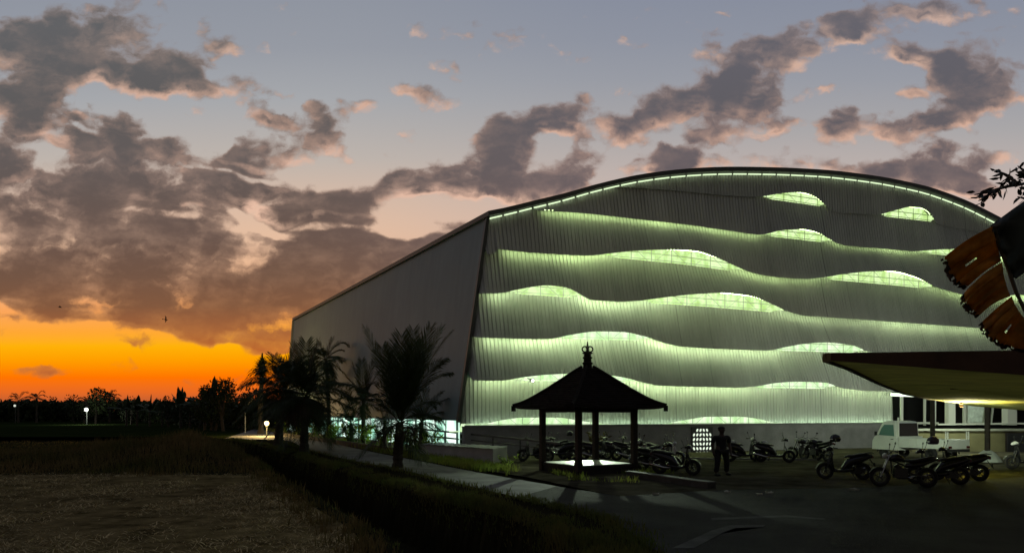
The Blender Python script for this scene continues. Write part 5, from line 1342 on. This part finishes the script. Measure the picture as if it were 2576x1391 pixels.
helmet(1433,1091,36.4,'small dark helmet above the scooter left of the pavilion',M['paint'],.15,2.6)
helmet(1609,1115,33.3,'dark helmet beside the rightmost pavilion post',M['paint'],.16,.4)
helmet(1843,1113,35.9,'pale helmet on the scooter beside the standing person',M['helm_w'],.13,.2)

# ================================================================== PICKUP
M['white_body'] = mat('pickup_paint', (.56,.60,.54), rough=.35, var=.08, vscale=1.5)
M['glass'] = mat('pickup_glass', (.10,.20,.17), rough=.08, spec=.8)
M['glass_d'] = mat('dark_glass', (.012,.014,.014), rough=.1, spec=.7)
th = R(114)
pk = empty('pickup', (at(2312,0,36.4).x, 36.4, .08), th, 'small white pickup with an open flat bed parked before the olive wall', 'pickup')
def shell(secs, name, m, par, smooth=False):      # secs: list of (polygon (x,z), y)
    mb = MB(); n = len(secs[0][0])
    for poly, y in secs: mb.v += [(x, y, z) for x, z in poly]
    for i in range(len(secs)-1):
        for k in range(n): mb.f.append((i*n+k, i*n+(k+1)%n, (i+1)*n+(k+1)%n, (i+1)*n+k))
    mb.f += [tuple(range(n-1,-1,-1)), tuple((len(secs)-1)*n+k for k in range(n))]
    return mb.build(name, m, par, smooth)
cab = [(.50,.42),(.55,.95),(.62,1.05),(.66,1.74),(.74,1.82),(1.10,1.86),(1.36,1.82),(1.50,1.70),(1.80,1.16),(1.98,1.00),(2.06,.80),(2.08,.42)]
def ins(poly, dx, dz, zc=.9):
    return [(x*(1)+(-dx if x > 1.2 else dx*.3), zc+(z-zc)*(1-dz) if z > zc else z) for x, z in poly]
shell([(ins(cab,.05,.05),-.80),(cab,-.74),(cab,.74),(ins(cab,.05,.05),.80)], 'cab', M['white_body'], pk)
for s in (-1,1):
    y = s*.803; mb = MB()
    poly = [(.74,1.10),(.78,1.66),(1.30,1.66),(1.46,1.48),(1.62,1.14)]
    mb.v += [(x,y,z) for x, z in poly]+[(x,y+s*.012,z) for x, z in poly]; n = 5
    mb.f += [tuple(range(n)), tuple(range(2*n-1,n-1,-1))]+[(k,(k+1)%n,n+(k+1)%n,n+k) for k in range(n)]; mb.build('side_window', M['glass'], pk)
    mb = MB(); poly = [(.70,.50),(.70,1.06),(1.66,1.06),(1.74,.90),(1.74,.78),(1.50,.74),(1.36,.50)]; n = len(poly)
    mb.v += [(x,y,z) for x, z in poly]+[(x,y+s*.014,z) for x, z in poly]
    mb.f += [tuple(range(n)), tuple(range(2*n-1,n-1,-1))]+[(k,(k+1)%n,n+(k+1)%n,n+k) for k in range(n)]; dr = mb.build('door', M['white_body'], pk)
    mb = MB(); mb.box((.84,y+s*.03,.95), (.14,.03,.035)); mb.build('handle', M['rubber'], dr)
    mb = MB(); mb.tube([(1.62,s*.82,1.14),(1.66,s*.94,1.16)], .012, 6); mb.box((1.66,s*.98,1.22), (.05,.13,.20)); mb.build('side_mirror', M['rubber'], pk)
    mb = MB(); mb.ball((2.03,s*.62,.84), (.06,.14,.10), 10, 8); mb.build('headlight', M['lens'], pk, smooth=True)
mb = MB(); mb.add([(.63,-.70,1.10),(.63,.66,1.10),(.66,.62,1.74),(.66,-.66,1.74),(.585,-.70,1.10),(.585,.66,1.10),(.615,.62,1.74),(.615,-.66,1.74)], [(0,1,2,3),(7,6,5,4),(0,4,5,1),(1,5,6,2),(2,6,7,3),(3,7,4,0)]); mb.build('rear_window', M['glass_d'], pk)
mb = MB(); mb.add([(1.83,-.66,1.17),(1.83,.66,1.17),(1.53,.60,1.68),(1.53,-.60,1.68)], [(0,1,2,3)]); mb.build('windscreen', M['glass_d'], pk)
mb = MB(); mb.box((-.75,0,.62), (2.5,1.62,.10)); mb.box((.46,0,.86), (.06,1.62,.46)); mb.build('bed_floor', M['white_body'], pk)
for s in (-1,1):
    mb = MB(); mb.box((-.75,s*.80,.83), (2.46,.05,.34))
    for k in range(6): mb.box((-1.8+.42*k, s*.83, .83), (.05,.03,.30))
    mb.build('bed_side', M['white_body'], pk)
mb = MB(); mb.box((-1.98,0,.83), (.05,1.60,.34)); mb.build('tailgate', M['white_body'], pk)
for s in (-.72,.72):
    mb = MB(); mb.bar((-1.96,s-.07,.98),(-1.96,s-.07,1.38),.04); mb.bar((-1.96,s+.07,.98),(-1.96,s+.07,1.38),.04); mb.bar((-1.96,s-.07,1.15),(-1.96,s+.07,1.15),.03); mb.build('tail_rack', M['white_post'], pk)
mb = MB()
mb.bar((.56,.74,1.05),(.56,.74,2.02),.06)
mb.build('cab_rack', M['white_post'], pk)
for x in (1.38,-1.15):
    for s in (-1,1):
        w = wheel(pk, x, .30, .085, s*.70)
        mb = MB(); mb.ring((x, s*.77, .30), .36, .03, 'y', 16, 6, 0, math.pi); mb.build('wheel_arch', M['rubber'], pk)
mb = MB(); mb.box((-2.03,0,.50), (.06,1.5,.12)); mb.build('bumper', M['rubber'], pk)
for s in (-1,1): mb = MB(); mb.box((-2.06,s*.62,.66), (.04,.18,.10)); mb.build('tail_light', M['redlens'], pk)

# ================================================================== PERSON
def skin(name, nodes, edges, m, parent, lv=2):
    me = bpy.data.meshes.new(name); names = list(nodes); idx = {k: i for i, k in enumerate(names)}
    me.from_pydata([nodes[k][0] for k in names], [(idx[a], idx[b]) for a, b in edges], [])
    o = bpy.data.objects.new(name, me); COL.objects.link(o)
    md = o.modifiers.new('skin', 'SKIN'); md.use_smooth_shade = True
    for k, dat in zip(names, me.skin_vertices[0].data):
        r = nodes[k][1]; dat.radius = r if hasattr(r,'__len__') else (r, r); dat.use_root = (k == names[0])
    sb = o.modifiers.new('sub', 'SUBSURF'); sb.levels = sb.render_levels = lv
    dg = bpy.context.evaluated_depsgraph_get(); me2 = bpy.data.meshes.new_from_object(o.evaluated_get(dg))
    o.modifiers.clear(); o.data = me2; me2.materials.clear(); me2.materials.append(m); o.parent = parent
    return o
M['skin'] = mat('skin', (.05,.03,.02), rough=.6); M['shirt'] = mat('shirt_cloth', (.010,.010,.012), rough=.9, var=.3, vscale=8); M['trouser'] = mat('trouser_cloth', (.008,.008,.009), rough=.9); M['hair'] = mat('hair', (.006,.005,.004), rough=.6); M['shoe'] = mat('shoe', (.008,.007,.006), rough=.7)
P = gnd(1815, 1195, .08)
per = empty('person', (P.x, P.y, .08), R(180+35), 'person in dark shirt and trousers standing with legs apart in the yard', 'person'); per.scale = (1.5,1.35,1.0); per.rotation_euler = (0,0,R(196))
N = {'pel':((0,0,.93),(.13,.09)), 'spi':((0,-.01,1.10),(.125,.085)), 'che':((0,-.015,1.30),(.15,.095)), 'nb':((0,-.01,1.46),(.055,.055)), 'nk':((0,.01,1.53),(.052,.052)), 'h1':((0,.025,1.60),(.075,.085)), 'h2':((0,.015,1.68),(.078,.095)), 'h3':((0,.005,1.745),(.05,.06))}
E = [('pel','spi'),('spi','che'),('che','nb'),('nb','nk'),('nk','h1'),('h1','h2'),('h2','h3')]
for s, t in ((1,'l'),(-1,'r')):
    fy = .05*s
    N.update({'hp'+t:((s*.10,0,.87),.085),'kn'+t:((s*.155,.03+fy,.49),.056),'an'+t:((s*.185,-.01+fy*1.6,.09),.036),'to'+t:((s*.20,.16+fy*1.6,.04),(.04,.03)),
              'sh'+t:((s*.19,-.01,1.40),.058),'el'+t:((s*.232,-.04,1.10),.044),'wr'+t:((s*.235,.03,.86),.030),'pa'+t:((s*.235,.045,.79),(.016,.036))})
    E += [('pel','hp'+t),('hp'+t,'kn'+t),('kn'+t,'an'+t),('an'+t,'to'+t),('che','sh'+t),('sh'+t,'el'+t),('el'+t,'wr'+t),('wr'+t,'pa'+t)]
    for q, (dy, L) in enumerate(((-.024,.062),(-.008,.078),(.009,.085),(.026,.074))):
        N['f%d%s'%(q,t)] = ((s*.235,.045+dy+.004,.79-.045),.0088); N['g%d%s'%(q,t)] = ((s*.226,.05+dy*1.1,.745-L*.5),.008); N['k%d%s'%(q,t)] = ((s*.212,.052+dy*1.1,.745-L*.9),.0065)
        E += [('pa'+t,'f%d%s'%(q,t)),('f%d%s'%(q,t),'g%d%s'%(q,t)),('g%d%s'%(q,t),'k%d%s'%(q,t))]
    N['t0'+t] = ((s*.226,.085,.80),.0095); N['t1'+t] = ((s*.218,.105,.765),.008); E += [('pa'+t,'t0'+t),('t0'+t,'t1'+t)]
body = skin('body', N, E, M['skin'], per)
mb = MB(); mb.ball((0,.118,1.635), (.014,.022,.020), 8, 6); mb.ball((0,.098,1.585), (.026,.014,.008), 8, 6)
for s in (-1,1): mb.ball((s*.033,.098,1.662), (.014,.008,.009), 8, 6); mb.ball((s*.082,.01,1.64), (.012,.024,.034), 8, 6)
mb.build('face', M['skin'], per, smooth=True)
S = {k: (N[k][0], tuple(x+.014 for x in (N[k][1] if hasattr(N[k][1],'__len__') else (N[k][1],)*2))) for k in ('pel','spi','che','shl','shr','ell','elr')}
S['ell'] = ((.228,-.035,1.15),.060); S['elr'] = ((-.228,-.035,1.15),.060); S['nb'] = ((0,-.01,1.455),(.07,.07)); S['hem'] = ((0,0,.82),(.165,.115))
skin('shirt', S, [('pel','spi'),('spi','che'),('che','nb'),('che','shl'),('shl','ell'),('che','shr'),('shr','elr'),('pel','hem')], M['shirt'], per)
T = {'pel':((0,0,.92),(.145,.10)),'hpl':((.10,0,.86),.098),'hpr':((-.10,0,.86),.098)}
for t in 'lr': T['kn'+t] = (N['kn'+t][0], .076); a_ = N['an'+t][0]; T['an'+t] = ((a_[0],a_[1],a_[2]+.02), .066)
skin('trousers', T, [('pel','hpl'),('hpl','knl'),('knl','anl'),('pel','hpr'),('hpr','knr'),('knr','anr')], M['trouser'], per)
mb = MB(); mb.ball((0,-.006,1.70), (.088,.103,.082), 14, 10); mb.build('hair', M['hair'], per, smooth=True)
for t in 'lr':
    a_ = N['an'+t][0]; mb = MB(); mb.ball((a_[0]+.006*(1 if t=='l' else -1),a_[1]+.07,.045), (.052,.145,.048), 10, 8); mb.build('shoe', M['shoe'], per, smooth=True)
# scraps of paper and leaves on the yard
rnd = random.Random(12); M['paper'] = mat('litter_paper', (.35,.34,.28), rough=.9, var=.3)
for i, (u, v, lb) in enumerate(((2148,1232,'long pale scrap lying on the yard left of the nearest motorbike'),(1935,1240,'pale paper scrap in the middle of the yard, largest of three'),(1910,1244,'small crumpled pale scrap left of the largest scrap'),(1830,1238,'flat pale scrap near the end of the retaining wall'),(1650,1243,'pale scrap on the grass in front of the retaining wall'))):
    P = gnd(u, v, .085); mb = MB(); w = .16 if i in (0,) else .09
    n = 6; top = [(w*(a-.5)*2+rnd.uniform(-.02,.02), .05*(b-.5)*2+rnd.uniform(-.02,.02), .015+rnd.uniform(0,.05)) for a in (0,.33,.66,1) for b in (0,1)]
    mb.add(top+[(x,y,0) for x,y,z in top], [(2*k,2*k+2,2*k+3,2*k+1) for k in range(3)]+[(8+2*k,2*k,2*k+2,10+2*k) if False else (8+2*k,10+2*k,2*k+2,2*k) for k in range(3)])
    o = mb.build('litter_scrap', M['paper']); o.location = P; tag(o, lb, 'litter', 'scraps on the yard')
